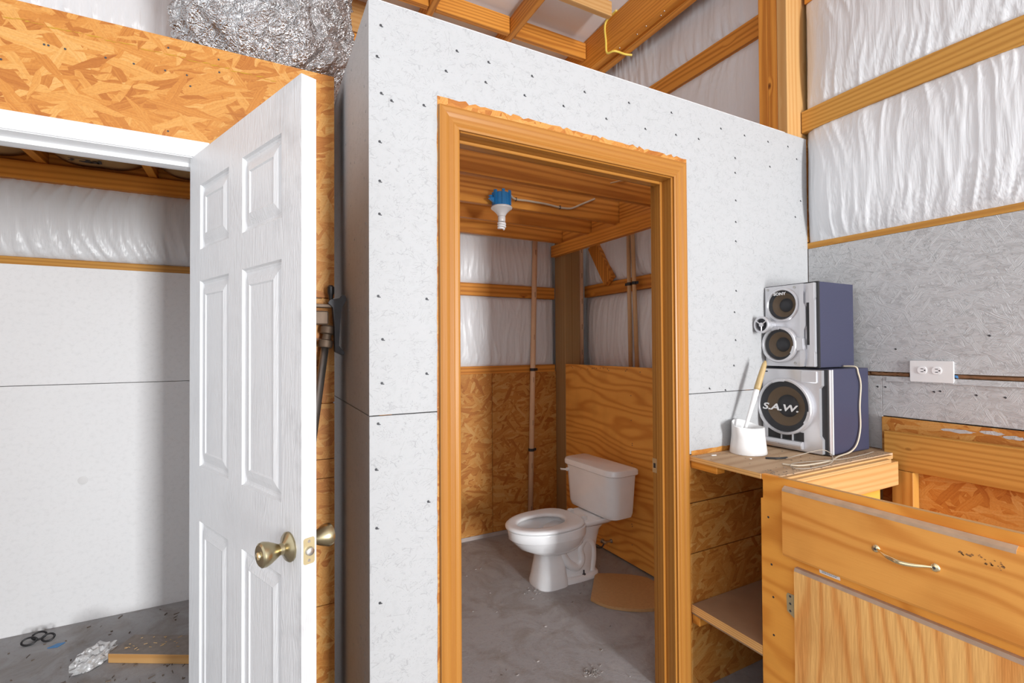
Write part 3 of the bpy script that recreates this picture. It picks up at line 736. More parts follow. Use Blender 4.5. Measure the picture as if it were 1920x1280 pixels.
# ---- main ceiling: plastic over truss chords
cm = tag(empty('ceiling', (0, 0, 3.7)), 'white plastic ceiling stretched over pine truss chords', 'ceiling', kind='structure')
box('ceiling_sheet', -2.65, XR + 0.1, -1.6, YB + 0.1, 3.735, 3.745, simple('ceiling_plastic', (0.74, 0.755, 0.77), 0.35, var=0.05, scale=3, bump=0.3), cm, 0)
for x in (1.551, 0.972, 0.38, -0.21, -0.81, -1.41):
    ch = board('truss_chord', x, x + 0.042, -1.55, YB - 0.03, 3.58, 3.70, 'joist', cm)
    if x > 0.9:
        bm = bmesh.new()
        add_box(bm, -0.0225, -0.0215, 1.48 - 0.05, 1.48 + 0.16, -0.055, 0.055)
        for k in range(12): add_box(bm, -0.0235, -0.0225, 1.435 + k * 0.017, 1.442 + k * 0.017, -0.05, 0.05)
        link('truss_plate', bm_mesh(bm, 'truss_plate'), 'zinc', ch, (0, 0, 0), local=True)
for x0, x1 in ((1.597, 2.195), (1.018, 1.548), (0.426, 0.968), (-0.16, 0.376)):
    board('blocking', x0, x1, 2.935, 2.975, 3.585, 3.705, 'joist', cm)
board('blocking', 1.597, 2.06, 2.47, 2.51, 3.582, 3.68, 'fir', cm)
cb_ = tag(empty('carrier_beam', (2.26, 1.0, 3.49)), 'doubled pine carrier beam with a dark slot under the ceiling', 'beam')
board('beam_board', 2.200, 2.228, -1.55, YB - 0.03, 3.49, 3.733, 'pine', cb_)
board('beam_board', 2.282, 2.335, -1.55, YB - 0.03, 3.49, 3.733, 'joist', cb_)
board('beam_filler', 2.2285, 2.2815, -1.55, YB - 0.03, 3.51, 3.73, 'joist', cb_)
for y, xo in ((2.2, 2.25), (2.24, 2.262), (2.36, 2.25), (2.45, 2.256), (2.62, 2.25)):
    lathe('nail', (xo, y, 3.5105), (0, 0, -1), [(0.005, 0), (0.004, 0.003), (0, 0.004)], 'steel', cb_, 8)

# ---- closet ceiling: joists, kraft faced insulation
cc_ = tag(empty('ceiling_closet', (-0.8, 2.6, 2.4)), 'kraft paper insulation sagging between joists over the closet', 'ceiling', kind='structure')
jx = (-1.46, -0.985, -0.525, -0.06)
for x in jx: board('joist', x, x + 0.040, 1.995, YB - 0.006, 2.368, 2.455, 'pine', cc_)
for k, (a, b) in enumerate(zip(jx, jx[1:])):
    bm = bmesh.new(); rows = []
    for j in range(25):
        row = []; y = 1.995 + (YB - 0.012 - 1.995) * min(j, 23) / 23
        for i in range(15):
            q = i / 14; z = 2.450 - 0.064 * max(0, 1 - (2 * q - 1) ** 4) + 0.006 * noise.noise((q * 4 + k * 9, y * 5, 3))
            row.append(bm.verts.new((a + 0.041 + (b - a - 0.042) * q, y, z if j < 24 else 2.456)))
        rows.append(row)
    for j in range(24):
        for i in range(14): bm.faces.new((rows[j][i], rows[j][i + 1], rows[j + 1][i + 1], rows[j + 1][i]))
    cen = Vector(((a + b) / 2, 2.65, 2.42)); bmesh.ops.translate(bm, verts=bm.verts, vec=-cen)
    link('kraft_facing', bm_mesh(bm, 'kraft_facing'), 'kraft', cc_, cen, True)
board('rim_board', -2.5, 0.27, YB - 0.0055, YB + 0.01, 2.30, 2.456, 'joist', cc_)
box('ceiling_board', -1.5, 0.27, 1.995, YB, 2.457, 2.468, 'osb_xy', cc_, 0)
# printed mark on the kraft facing (reads upside down from the door)
def mark(polys, ox, oy, z, s):
    bm = bmesh.new()
    for p in polys: add_prism(bm, [(ox + q[0] * s, oy + q[1] * s) for q in p], 'z', z, z + 0.0006)
    bmesh.ops.translate(bm, verts=bm.verts, vec=(-ox, -oy, -z))
    return bm, (ox, oy, z)
polys = [[(0, 0.75), (0.25, 0.9), (0.55, 0.55), (0.50, 0.30), (0.28, 0.32), (0.30, 0.5)],
         [(0.80, 0.78), (1.30, 1.0), (1.85, 0.95), (1.65, 0.25), (1.45, 0.22), (1.20, 0.62), (0.85, 0.6)],
         [(1.35, 0.95), (2.25, 0.95), (2.28, 0.60), (1.95, 0.25), (1.80, 0.30), (1.9, 0.6)],
         [(2.05, 0.9), (2.45, 0.85), (2.55, 0.0), (2.35, 0.0)]]
k = 0.2
while k < 1.75:
    w = rnd.uniform(0.05, 0.10); polys.append([(k, 0.0), (k + w, 0.0), (k + w, 0.10), (k, 0.12)]); k += w + 0.03
bm, loc = mark(polys, -0.845, 3.165, 2.3805, 0.056)
link('printed_mark', bm_mesh(bm, 'printed_mark'), 'print_dark', cc_, loc)
# closet outer side wall and far room wall close the shell
wo = box('wall_outer', -2.66, -2.60, 1.87, 3.28, 0.0, 2.41, 'panel_white', None, 0)
tag(wo, 'plain white wall closing the far side of the closet', 'wall', kind='structure')

# ================================================================== OBJECTS
# ---- white six panel door, swung open
dr = tag(empty('door_1', (-0.188, 1.859, 0.0)), 'white moulded six-panel door standing open with brass knobs', 'door', kind='structure')
dr.rotation_euler = (0, 0, math.atan2(-0.929, 0.371))
# local frame: x from hinge to latch edge, visible face at y=0 facing -y, thickness towards +y
DW, DT, DZ0, DZ1 = 0.746, 0.0345, 0.012, 2.03
PX = [(0.094, 0.325), (0.418, 0.649)]; PZ = [(0.215, 0.889), (1.057, 1.627), (1.7245, 1.925)]
xs = [0, 0.094, 0.325, 0.418, 0.649, DW]; zs_ = [DZ0, 0.215, 0.889, 1.057, 1.627, 1.7245, 1.925, DZ1]
bm = bmesh.new(); vg = {}
def gv(x, y, z):
    k = (round(x, 5), round(y, 5), round(z, 5))
    if k not in vg: vg[k] = bm.verts.new(k)
    return vg[k]
for yy in (0.0, DT):
    for i in range(5):
        for j in range(7):
            hole = i in (1, 3) and j in (1, 3, 5)
            if hole: continue
            q = [gv(xs[i], yy, zs_[j]), gv(xs[i + 1], yy, zs_[j]), gv(xs[i + 1], yy, zs_[j + 1]), gv(xs[i], yy, zs_[j + 1])]
            bm.faces.new(q)
for i in range(5):
    for z in (DZ0, DZ1): bm.faces.new([gv(xs[i], 0, z), gv(xs[i + 1], 0, z), gv(xs[i + 1], DT, z), gv(xs[i], DT, z)])
for j in range(7):
    for x in (0, DW): bm.faces.new([gv(x, 0, zs_[j]), gv(x, 0, zs_[j + 1]), gv(x, DT, zs_[j + 1]), gv(x, DT, zs_[j])])
link('door_frame', bm_mesh(bm, 'door_frame'), 'door', dr, local=True)
def door_panel(x0, x1, z0, z1):
    bm = bmesh.new(); c = Vector(((x0 + x1) / 2, 0, (z0 + z1) / 2))
    prof = [(0.0, 0.0), (0.004, 0.006), (0.010, 0.0085), (0.015, 0.0085), (0.030, 0.0035), (0.044, 0.0005), (0.048, 0.0035)]
    def ring(d, y): return [(x0 + d - c.x, y, z0 + d - c.z), (x1 - d - c.x, y, z0 + d - c.z), (x1 - d - c.x, y, z1 - d - c.z), (x0 + d - c.x, y, z1 - d - c.z)]
    loft(bm, [ring(d, y) for d, y in prof], False, True)
    back = [(d, DT - y) for d, y in prof]
    loft(bm, [ring(d, y) for d, y in back], False, True)
    me = bpy.data.meshes.new('door_panel'); bm.to_mesh(me); bm.free()
    link('door_panel', me, 'door', dr, c, local=True)
for a, b in PX:
    for c_, d_ in PZ: door_panel(a, b, c_, d_)
KX, KZ = 0.690, 0.966
def knob(sign, y0, button):
    k = lathe('knob', (KX, y0, KZ), (0, sign, 0), [(0.033, 0.0), (0.0335, 0.004), (0.030, 0.008), (0.017, 0.013), (0.013, 0.016), (0.0125, 0.024), (0.0150, 0.028), (0.0185, 0.034), (0.0245, 0.046), (0.0275, 0.056), (0.0265, 0.063), (0.0225, 0.066), (0.0, 0.0665)], 'brass', dr, 40, True, True)
    if button: lathe('lock_button', (0, sign * 0.0667, 0), (0, sign, 0), [(0.009, 0), (0.0085, 0.003), (0.006, 0.0042), (0, 0.0042)], 'bright_brass', k, 20, True, True)
knob(-1, 0.0, True); knob(1, DT, False)
lp = prism('latch_plate', [(p[0] + DT / 2, p[1] + KZ - 0.0) for p in rounded(0.0255, 0.058, 0.005)], 'x', DW - 0.0002, DW + 0.0012, 'hinge', dr, local=True)
bmv = lathe('latch_bolt', (DW + 0.001, DT / 2, KZ), (1, 0, 0), [(0.0095, 0), (0.0095, 0.003), (0.0085, 0.008), (0.004, 0.0095), (0, 0.0095)], 'steel', lp, 18, True, True)
for dz in (-0.021, 0.021): lathe('screw', (DW + 0.001, DT / 2, KZ + dz), (1, 0, 0), [(0.0035, 0), (0.003, 0.0008), (0, 0.0008)], 'steel', lp, 12, True, True)
for z in (0.25, 1.02, 1.80):
    lathe('hinge', (-0.004, DT + 0.004, z - 0.045), (0, 0, 1), [(0.005, 0), (0.005, 0.09)], 'brass', dr, 10, True, True)

# ---- toilet
TO = empty('toilet', (2.056, 2.526, 0.0)); TO.rotation_euler = (0, 0, math.radians(2.4) + math.pi)
tag(TO, 'white china toilet with open seat and no lid beside the plywood wall', 'toilet')
# local: +x forward from the tank back, z up; +y is the side towards the camera
def egg(u0, u1, hw, z, n=40, back=2.6, front=2.0, wf=0.42):
    """outline: squarer at the back, rounder at the front; widest at fraction wf"""
    pts = []; uc = u0 + (u1 - u0) * wf
    for k in range(n):
        t = 2 * math.pi * k / n; c, s = math.cos(t), math.sin(t)
        e = front if c > 0 else back
        rr = (abs(c) ** e + abs(s) ** e) ** (-1 / e)
        pts.append((uc + rr * c * ((u1 - uc) if c > 0 else (uc - u0)), rr * s * hw, z))
    return pts
bm = bmesh.new()
outer = [egg(0.34, 0.57, 0.085, 0.185), egg(0.31, 0.62, 0.115, 0.205), egg(0.28, 0.69, 0.150, 0.240), egg(0.27, 0.735, 0.170, 0.285), egg(0.265, 0.750, 0.177, 0.300), egg(0.265, 0.755, 0.178, 0.303), egg(0.265, 0.758, 0.180, 0.345), egg(0.266, 0.757, 0.179, 0.354)]
inner = [egg(0.33, 0.715, 0.138, 0.354), egg(0.345, 0.70, 0.125, 0.335), egg(0.38, 0.67, 0.105, 0.29), egg(0.42, 0.60, 0.07, 0.235), egg(0.45, 0.56, 0.045, 0.215)]
loft(bm, outer + inner)
bowl = link('bowl', bm_mesh(bm, 'bowl'), 'china', TO, local=True, smooth=True)
lathe('water', (0.50, 0, 0.2155), (0, 0, 1), [(0.05, 0), (0.0, 0.004)], 'bowl_dirt', bowl, 24, True, True)
# pedestal: front column, foot flange, trapway body
bm = bmesh.new()
loft(bm, [egg(0.40, 0.600, 0.108, 0.0, back=4, front=3), egg(0.40, 0.600, 0.108, 0.02, back=4, front=3), egg(0.405, 0.590, 0.098, 0.06, back=4, front=3), egg(0.41, 0.575, 0.085, 0.14, back=4, front=3), egg(0.41, 0.570, 0.082, 0.19, back=4, front=3), egg(0.39, 0.60, 0.10, 0.225, back=4, front=3)])
loft(bm, [egg(0.155, 0.58, 0.104, 0.0, back=3.5, wf=0.3), egg(0.155, 0.58, 0.104, 0.026, back=3.5, wf=0.3), egg(0.165, 0.57, 0.094, 0.034, back=3.5, wf=0.3)])
loft(bm, [egg(0.19, 0.46, 0.084, 0.03), egg(0.175, 0.46, 0.082, 0.09), egg(0.155, 0.47, 0.083, 0.15), egg(0.140, 0.48, 0.087, 0.22), egg(0.12, 0.50, 0.092, 0.28), egg(0.06, 0.52, 0.105, 0.325)])
for s in (1, -1):
    path = spline([(0.45, s * 0.058, 0.20), (0.40, s * 0.070, 0.12), (0.34, s * 0.072, 0.085), (0.30, s * 0.070, 0.12), (0.31, s * 0.066, 0.19), (0.27, s * 0.064, 0.235), (0.215, s * 0.060, 0.20), (0.20, s * 0.055, 0.12), (0.21, s * 0.052, 0.03)], 6)
    add_tube(bm, path, 0.027, 14)
ped = link('pedestal', bm_mesh(bm, 'pedestal'), 'china', TO, local=True, smooth=True)
ped.data.set_sharp_from_angle(angle=1.0)
for s in (1, -1):
    lathe('floor_bolt', (0.29, s * 0.085, 0.030), (0, 0, 1), [(0.013, 0), (0.012, 0.006), (0.005, 0.008), (0.0045, 0.028), (0, 0.029)], 'dark_iron', ped, 14, True, True)
# deck carrying the tank
bm = bmesh.new()
loft(bm, [egg(0.04, 0.34, 0.10, 0.315, back=4, front=4), egg(0.02, 0.36, 0.125, 0.335, back=4, front=4), egg(0.015, 0.36, 0.130, 0.352, back=4, front=4), egg(0.02, 0.355, 0.126, 0.358, back=4, front=4)])
link('deck', bm_mesh(bm, 'deck'), 'china', TO, local=True, smooth=True).data.set_sharp_from_angle(angle=0.9)
# seat ring
bm = bmesh.new()
so = lambda d, z: egg(0.292 + d, 0.770 - d, 0.187 - d, z, 48, 3.2, 2.0, 0.46)
si = lambda d, z: egg(0.385 - d, 0.700 + d, 0.100 + d, z, 48, 2.2, 2.0, 0.48)
rings = [so(0.006, 0.357), so(0.0, 0.363), so(0.0, 0.371), so(0.008, 0.3785), so(0.022, 0.380), si(0.018, 0.379), si(0.006, 0.377), si(0.0, 0.371), si(0.0, 0.362), si(0.006, 0.357)]
R = [[bm.verts.new(p) for p in s] for s in rings]
for A, B in zip(R, R[1:] + R[:1]):
    for k in range(48): bm.faces.new((A[k], A[(k + 1) % 48], B[(k + 1) % 48], B[k]))
st = link('seat', bm_mesh(bm, 'seat'), 'seat', TO, local=True, smooth=True)
for s in (1, -1):
    b_ = prism('seat_hinge', [(q[0] + 0.272, q[1] + s * 0.068) for q in rounded(0.035, 0.03, 0.008)], 'z', 0.357, 0.382, 'white_plastic', st, 0.002, local=True)
# tank and lid
def tsec(u0, u1, hw, z, rb, rf, n=6):
    pts = []
    for cx, cy, r, a0 in ((u1 - rf, hw - rf, rf, 0), (u0 + rb, hw - rb, rb, 90), (u0 + rb, -hw + rb, rb, 180), (u1 - rf, -hw + rf, rf, 270)):
        for k in range(n + 1):
            a = math.radians(a0 + 90 * k / n); pts.append((cx + r * math.cos(a), cy + r * math.sin(a), z))
    return pts
bm = bmesh.new()
loft(bm, [tsec(0.025, 0.165, 0.205, 0.362, 0.02, 0.05), tsec(0.015, 0.178, 0.222, 0.372, 0.02, 0.06), tsec(0.010, 0.186, 0.230, 0.40, 0.02, 0.065), tsec(0.003, 0.198, 0.246, 0.62, 0.02, 0.07), tsec(0.002, 0.199, 0.247, 0.636, 0.02, 0.07)])
tk = link('tank', bm_mesh(bm, 'tank'), 'china', TO, local=True, smooth=True); tk.data.set_sharp_from_angle(angle=0.7)
bm = bmesh.new()
loft(bm, [tsec(-0.002, 0.205, 0.255, 0.634, 0.022, 0.072), tsec(-0.008, 0.211, 0.262, 0.640, 0.022, 0.075), tsec(-0.008, 0.211, 0.262, 0.662, 0.022, 0.075), tsec(-0.002, 0.206, 0.257, 0.672, 0.022, 0.072), tsec(0.012, 0.190, 0.240, 0.677, 0.02, 0.06)])
ld = link('tank_lid', bm_mesh(bm, 'tank_lid'), 'china', TO, local=True, smooth=True); ld.data.set_sharp_from_angle(angle=0.7)
lv = lathe('flush_lever', (0.196, -0.195, 0.600), (1, 0, 0), [(0.012, 0), (0.012, 0.008), (0.009, 0.014), (0, 0.015)], 'white_plastic', TO, 16, True, True)
tube('lever_arm', [(0.012, 0, 0), (0.018, -0.02, -0.003), (0.018, -0.05, -0.008), (0.015, -0.062, -0.006)], [0.006, 0.0065, 0.007, 0.004], 'white_plastic', lv, 8, local=True)

sv = tag(empty('supply_valve', (2.149, 2.66, 0.09)), 'small chrome shut-off valve and looped hose on the plywood wall', 'valve')
lathe('stub_pipe', (2.149, 2.63, 0.092), (-1, 0, 0), [(0.014, 0), (0.014, 0.003), (0.007, 0.004), (0.007, 0.055)], 'steel', sv, 14)
lathe('valve_body', (2.095, 2.63, 0.092), (0, 1, 0), [(0.009, -0.012), (0.011, 0.0), (0.009, 0.012), (0.006, 0.013), (0.006, 0.025), (0.015, 0.026), (0.015, 0.034), (0, 0.035)], 'steel', sv, 14)
tube('hose', spline([(2.095, 2.63, 0.10), (2.085, 2.66, 0.05), (2.08, 2.72, 0.04), (2.06, 2.74, 0.12), (2.05, 2.70, 0.22), (2.035, 2.68, 0.33), (2.03, 2.67, 0.365)], 6), 0.005, 'dark_iron', sv, 8)

# fallen board with a curved edge
pts = [(1.650, 2.204), (1.662, 2.150), (1.685, 2.105), (1.704, 2.074), (1.76, 2.022), (1.82, 1.985), (1.878, 1.960), (1.94, 1.945), (1.985, 1.955), (2.06, 2.06), (2.11, 2.17), (2.105, 2.24), (2.07, 2.29), (2.03, 2.325), (1.94, 2.39), (1.860, 2.436)]
lb = prism('curved_board', pts, 'z', 0.0005, 0.017, 'board_tan', None, 0.003, origin=(1.87, 2.2, 0.0))
tag(lb, 'tan curved board lying flat on the floor by the toilet', 'board')

# ---- bare-bulb lamp on the joist
lm = tag(empty('ceiling_lamp', (1.226, 2.44, 2.235)), 'white spiral bulb in a lampholder on a blue junction box', 'lamp')
jb = lathe('junction_box', (1.226, 2.437, 2.212), (0, 0, 1), [(0.049, 0), (0.052, 0.006), (0.051, 0.07), (0.040, 0.078), (0, 0.078)], 'blue', lm, 16, False)
for a in (20, 75, 130, 200, 255, 310):
    ca, sa = math.cos(math.radians(a)), math.sin(math.radians(a))
    bmx = bmesh.new(); loft(bmx, [[(0.050 * ca + 0.008 * dx * -sa + 0.006 * dy * ca, 0.050 * sa + 0.008 * dx * ca + 0.006 * dy * sa, z) for dx, dy in ((-1, -1), (1, -1), (1, 1), (-1, 1))] for z in (0.004, 0.086)])
    link('box_lug', bm_mesh(bmx, 'box_lug'), 'blue', jb, local=True)
bmx = bmesh.new(); add_prism(bmx, [(-0.045, 0.01), (-0.085, 0.035), (-0.05, 0.045)], 'y', -0.015, 0.0); add_prism(bmx, [(-0.05, 0.035), (-0.078, 0.055), (-0.05, 0.062)], 'y', 0.0, 0.012)
link('box_ear', bm_mesh(bmx, 'box_ear'), 'blue', jb, local=True)
lathe('lamp_holder', (1.226, 2.437, 2.212), (0, 0, -1), [(0.056, 0), (0.061, 0.006), (0.060, 0.012), (0.046, 0.022), (0.034, 0.034), (0.026, 0.044), (0.0225, 0.052), (0.0215, 0.054), (0.0, 0.054)], 'white_plastic', lm, 32)
bl = lathe('bulb_base', (1.226, 2.437, 2.157), (0, 0, -1), [(0.020, 0), (0.0215, 0.003), (0.0215, 0.022), (0.019, 0.030), (0.0, 0.031)], 'white_plastic', lm, 24)
hel = []
for k in range(85):
    t = k / 84; a = t * 2 * math.pi * 3.0; r = 0.019 * (1 if t < 0.85 else 1 - (t - 0.85) * 2.5)
    hel.append((r * math.cos(a), r * math.sin(a), -0.032 - 0.040 * t))
tube('spiral_tube', hel, 0.0062, 'bulb', bl, 10, local=True)
cbp = spline([(1.270, 2.455, 2.29), (1.30, 2.470, 2.296), (1.34, 2.485, 2.284), (1.42, 2.487, 2.286), (1.55, 2.487, 2.284), (1.66, 2.487, 2.276), (1.74, 2.487, 2.283), (1.82, 2.487, 2.320), (1.92, 2.487, 2.366)], 8)
lc = tube('lamp_cable', cbp, 0.0062, 'cable_white', None, 10, origin=(1.5, 2.487, 2.28))
tag(lc, 'cream cable stapled along the joist from the blue lamp box', 'cable')
for x, z in ((1.345, 2.284), (1.652, 2.277)):
    box('staple', x - 0.0015, x + 0.0015, 2.478, 2.4945, z - 0.010, z + 0.010, 'dark_iron', lc, 0)
sc = tube('stray_wire', [(1.69, 2.05, 2.30), (1.76, 2.06, 2.325), (1.83, 2.075, 2.345)], 0.004, 'cpvc_tan', None, 8)
tag(sc, 'short bent tan wire poking from the front joist', 'wire')

# ---- water pipes
def pipe(label, p0, p1, mat, clamps=(), r=0.0145, marks=0):
    o = tube('water_pipe', [p0, p1], r, mat, None, 14, origin=p0)
    tag(o, label, 'pipe')
    d = Vector(p1) - Vector(p0)
    for t, dirv in clamps:
        c = Vector(p0) + d * t
        bm = bmesh.new()
        add_lathe(bm, (0, 0, -0.011), (0, 0, 1), [(r + 0.0015, 0), (r + 0.004, 0.002), (r + 0.004, 0.020), (r + 0.0015, 0.022)], 14, False, False)
        w = Vector(dirv)
        add_box(bm, min(0, w.x) * 0.04 - 0.002 + max(0, w.x) * 0.0, max(0, w.x) * 0.04 + 0.002, min(0, w.y) * 0.04 - 0.002, max(0, w.y) * 0.04 + 0.002, -0.010, 0.010)
        link('pipe_clamp', bm_mesh(bm, 'pipe_clamp'), 'black', o, c)
    for k in range(marks):
        c = Vector(p0) + d * ((k + 0.5) / marks)
        box('print_mark', c.x - 0.0015 - r * 0.15, c.x + 0.0015 - r * 0.15, c.y - r * 1.02, c.y - r * 0.9, c.z - 0.02, c.z + 0.02, 'rust_iron', o, 0)
    return o
pipe('beige plastic pipe clamped to the strand board behind the toilet', (1.885, 3.285, 0.0), (1.948, 3.285, 2.33), 'cpvc', ((0.266, (1, 0, 0)), (0.534, (1, 0, 0))), 0.0205, 7)
pipe('beige plastic pipe running beside the grey corner post', (2.325, 3.205, 1.275), (2.327, 3.205, 2.30), 'cpvc', (), 0.021, 5)
pipe('tan plastic pipe of a close pair, nearer the corner post', (2.362, 2.662, 1.275), (2.362, 2.676, 2.30), 'cpvc_tan', ((0.577, (0, 1, 0)),), 0.0145)
pipe('tan plastic pipe of a close pair, farther from the corner post', (2.355, 2.588, 1.275), (2.355, 2.626, 2.30), 'cpvc_tan', ((0.577, (0, -1, 0)),), 0.0145)

# ---- foil wrapped duct above the closet
bm = bmesh.new(); NT, NZ = 220, 120; grid = []
def rid(p): return 1 - min(1.0, abs(noise.noise(p)) * 2)
for j in range(NZ + 1):
    t = j / NZ; z = 2.470 + t * 0.80; row = []
    prof = 0.318 * (1 - 0.30 * max(0, (0.25 - t) / 0.25) ** 2 + 0.03 * math.sin(t * 9))
    for i in range(NT):
        a = 2 * math.pi * i / NT; ca, sa = math.cos(a), math.sin(a)
        p = Vector((ca * 0.32, sa * 0.32, z))
        q = p + Vector((noise.noise(p * 6), noise.noise(p * 6 + Vector((7, 0, 0))), noise.noise(p * 6 + Vector((0, 9, 0))))) * 0.06
        r = prof + 0.030 * (rid(q * 5) - 0.5) + 0.020 * (rid((q.x * 14, q.y * 14, q.z * 10)) - 0.5) + 0.012 * (rid(q * 27) - 0.5) + 0.006 * noise.noise(q * 55)
        row.append(bm.verts.new((0.045 + ca * r, 2.235 + sa * r, z)))
    grid.append(row)
for j in range(NZ):
    for i in range(NT): bm.faces.new((grid[j][i], grid[j][(i + 1) % NT], grid[j + 1][(i + 1) % NT], grid[j + 1][i]))
bm.faces.new(grid[0][::-1]); bm.faces.new(grid[-1])
bmesh.ops.translate(bm, verts=bm.verts, vec=(-0.045, -2.235, -2.470))
fd = link('foil_duct', bm_mesh(bm, 'foil_duct'), 'foil', None, (0.045, 2.235, 2.470), True)
tag(fd, 'crumpled foil-wrapped bundle resting above the bare strand board', 'duct')

# ---- pipe clamp leaning in the corner behind the door
pcl = tag(empty('pipe_clamp_tool', (0.15, 1.80, 0.0)), 'steel pipe clamp leaning in the corner behind the white door', 'clamp')
tube('pipe', [(0.02, 1.70, 0.0), (0.216, 1.822, 1.425)], 0.0135, 'steel', pcl, 14)
tube('pipe', [(-0.03, 1.72, 0.0), (0.165, 1.832, 1.47)], 0.0135, 'rust_iron', pcl, 14)
hd = lathe('clamp_head', (0.216, 1.822, 1.420), (0.135, 0.084, 0.98), [(0.022, 0), (0.024, 0.006), (0.024, 0.024), (0.016, 0.028), (0.015, 0.046), (0.024, 0.050), (0.025, 0.072), (0.020, 0.078), (0, 0.079)], 'rust_iron', pcl, 20)
prism('jaw', [(0.245, 1.405), (0.272, 1.392), (0.278, 1.402), (0.256, 1.425), (0.262, 1.50), (0.266, 1.56), (0.276, 1.572), (0.284, 1.590), (0.280, 1.606), (0.268, 1.604), (0.262, 1.592), (0.23, 1.588), (0.222, 1.575), (0.240, 1.560), (0.243, 1.50)], 'y', 1.79, 1.825, 'dark_iron', pcl, 0.002, origin=(0.25, 1.81, 1.5))
box('slide_plate', 0.155, 0.235, 1.80, 1.83, 1.560, 1.572, 'rust_iron', pcl, 0.002)
box('screw_block', 0.175, 0.225, 1.80, 1.834, 1.500, 1.548, 'rust_iron', pcl, 0.004)
lathe('knob', (0.234, 1.815, 1.604), (0, 0, 1), [(0.006, -0.02), (0.008, 0), (0.012, 0.008), (0.012, 0.03), (0.007, 0.036), (0, 0.036)], 'black', pcl, 16)

# ---- shop cabinet along the right wall
CX = 1.580
cab = tag(empty('base_cabinet', (2.0, 0.6, 0.0)), 'plywood shop cabinet with open bay, drawer front and door', 'cabinet')
prism('face_frame', [(-0.25, 0.0), (1.112, 0.0), (1.112, 0.880), (1.104, 0.882), (1.104, 0.946), (1.108, 0.948), (1.108, 0.966), (-0.25, 0.982)], 'x', CX, CX + 0.018, 'ply_frame', cab, origin=(CX, 0.43, 0.5))
ff_edge = prism('top_edge', [(1.05, 0.9672), (-0.25, 0.9832), (-0.25, 0.9822), (1.05, 0.9662)], 'x', CX + 0.001, CX + 0.017, 'fir_y', cab, origin=(CX, 0.4, 0.97))
box('divider', CX + 0.0185, 2.28, 1.068, 1.084, 0.0, 0.842, 'ply_frame', cab, 0.001)
prism('counter', [(CX - 0.001, 1.1095), (CX + 0.0185, 1.1095), (CX + 0.0185, 1.058), (2.402, 1.058), (2.402, YF - 0.002), (CX - 0.001, YF - 0.002)], 'z', 0.9475, 0.9655, 'dusty_ply', cab, origin=(2.0, 1.24, 0.956))
box('counter_edge', CX - 0.0035, CX - 0.0012, 1.110, YF - 0.002, 0.9475, 0.9660, 'ply_edge', cab, 0)
box('edge_strip', CX + 0.019, 2.33, 1.043, 1.0575, 0.9475, 0.9615, 'ply_edge_x', cab, 0.001)
box('edge_strip', CX + 0.03, 2.28, 1.026, 1.0425, 0.9400, 0.9540, 'ply_edge_x', cab, 0.001)
board('cross_rail', CX + 0.0190, 2.335, 1.026, 1.066, 0.843, 0.9395, 'fir', cab)
board('cleat', CX + 0.004, CX + 0.05, 1.30, YF - 0.002, 0.918, 0.947, 'pine', cab)
sh = box('shelf', CX + 0.002, 2.30, 1.085, YF - 0.002, 0.322, 0.360, 'dusty_shelf', cab, 0.001)
box('shelf_edge', CX - 0.0005, CX + 0.0015, 1.1135, YF - 0.002, 0.330, 0.3605, 'ply_edge', cab, 0)
board('cleat', CX + 0.004, 2.2, YF - 0.04, YF - 0.002, 0.285, 0.321, 'joist', cab)
box('bay_back', 2.285, 2.297, 1.085, YF - 0.002, 0.0, 0.946, 'osb_yz', cab, 0)
dw = prism('drawer', [(CX - 0.0185, 0.722), (CX - 0.0185, 0.930), (CX - 0.0165, 0.937), (CX - 0.004, 0.945), (CX - 0.0003, 0.945), (CX - 0.0003, 0.714), (CX - 0.0145, 0.714)], 'y', 0.20, 1.023, 'ply_y', cab, origin=(CX, 0.6, 0.83))
# worn pale chamfer along the top of the drawer
prism('worn_edge', [(CX - 0.0190, 0.9295), (CX - 0.0172, 0.9377), (CX - 0.004, 0.9460), (CX - 0.0036, 0.9452), (CX - 0.0162, 0.9366), (CX - 0.0183, 0.9295)], 'y', 0.455, 1.0225, simple('worn_pale_edge', (0.50, 0.34, 0.22), 0.7, var=0.3, scale=25), dw, origin=(CX, 0.6, 0.94))
hx = CX - 0.0185
hp = spline([(hx - 0.004, 0.738, 0.838), (hx - 0.012, 0.726, 0.837), (hx - 0.024, 0.705, 0.834), (hx - 0.029, 0.676, 0.832), (hx - 0.024, 0.648, 0.834), (hx - 0.012, 0.626, 0.837), (hx - 0.004, 0.614, 0.838)], 5)
nn = len(hp); hr = [0.0035 + 0.0035 * math.sin(math.pi * k / (nn - 1)) ** 2 for k in range(nn)]
hh = tube('handle', hp, hr, 'bright_brass', dw, 12, origin=(hx, 0.676, 0.836))
for y in (0.744, 0.608):
    lathe('handle_foot', (hx, y, 0.838), (-1, 0, 0), [(0.0115, 0), (0.0115, 0.002), (0.009, 0.005), (0.004, 0.006), (0, 0.006)], 'bright_brass', hh, 20)
    lathe('handle_screw', (hx - 0.0055, y, 0.838), (-1, 0, 0), [(0.004, 0), (0.003, 0.0012), (0, 0.0012)], 'dark_iron', hh, 10)
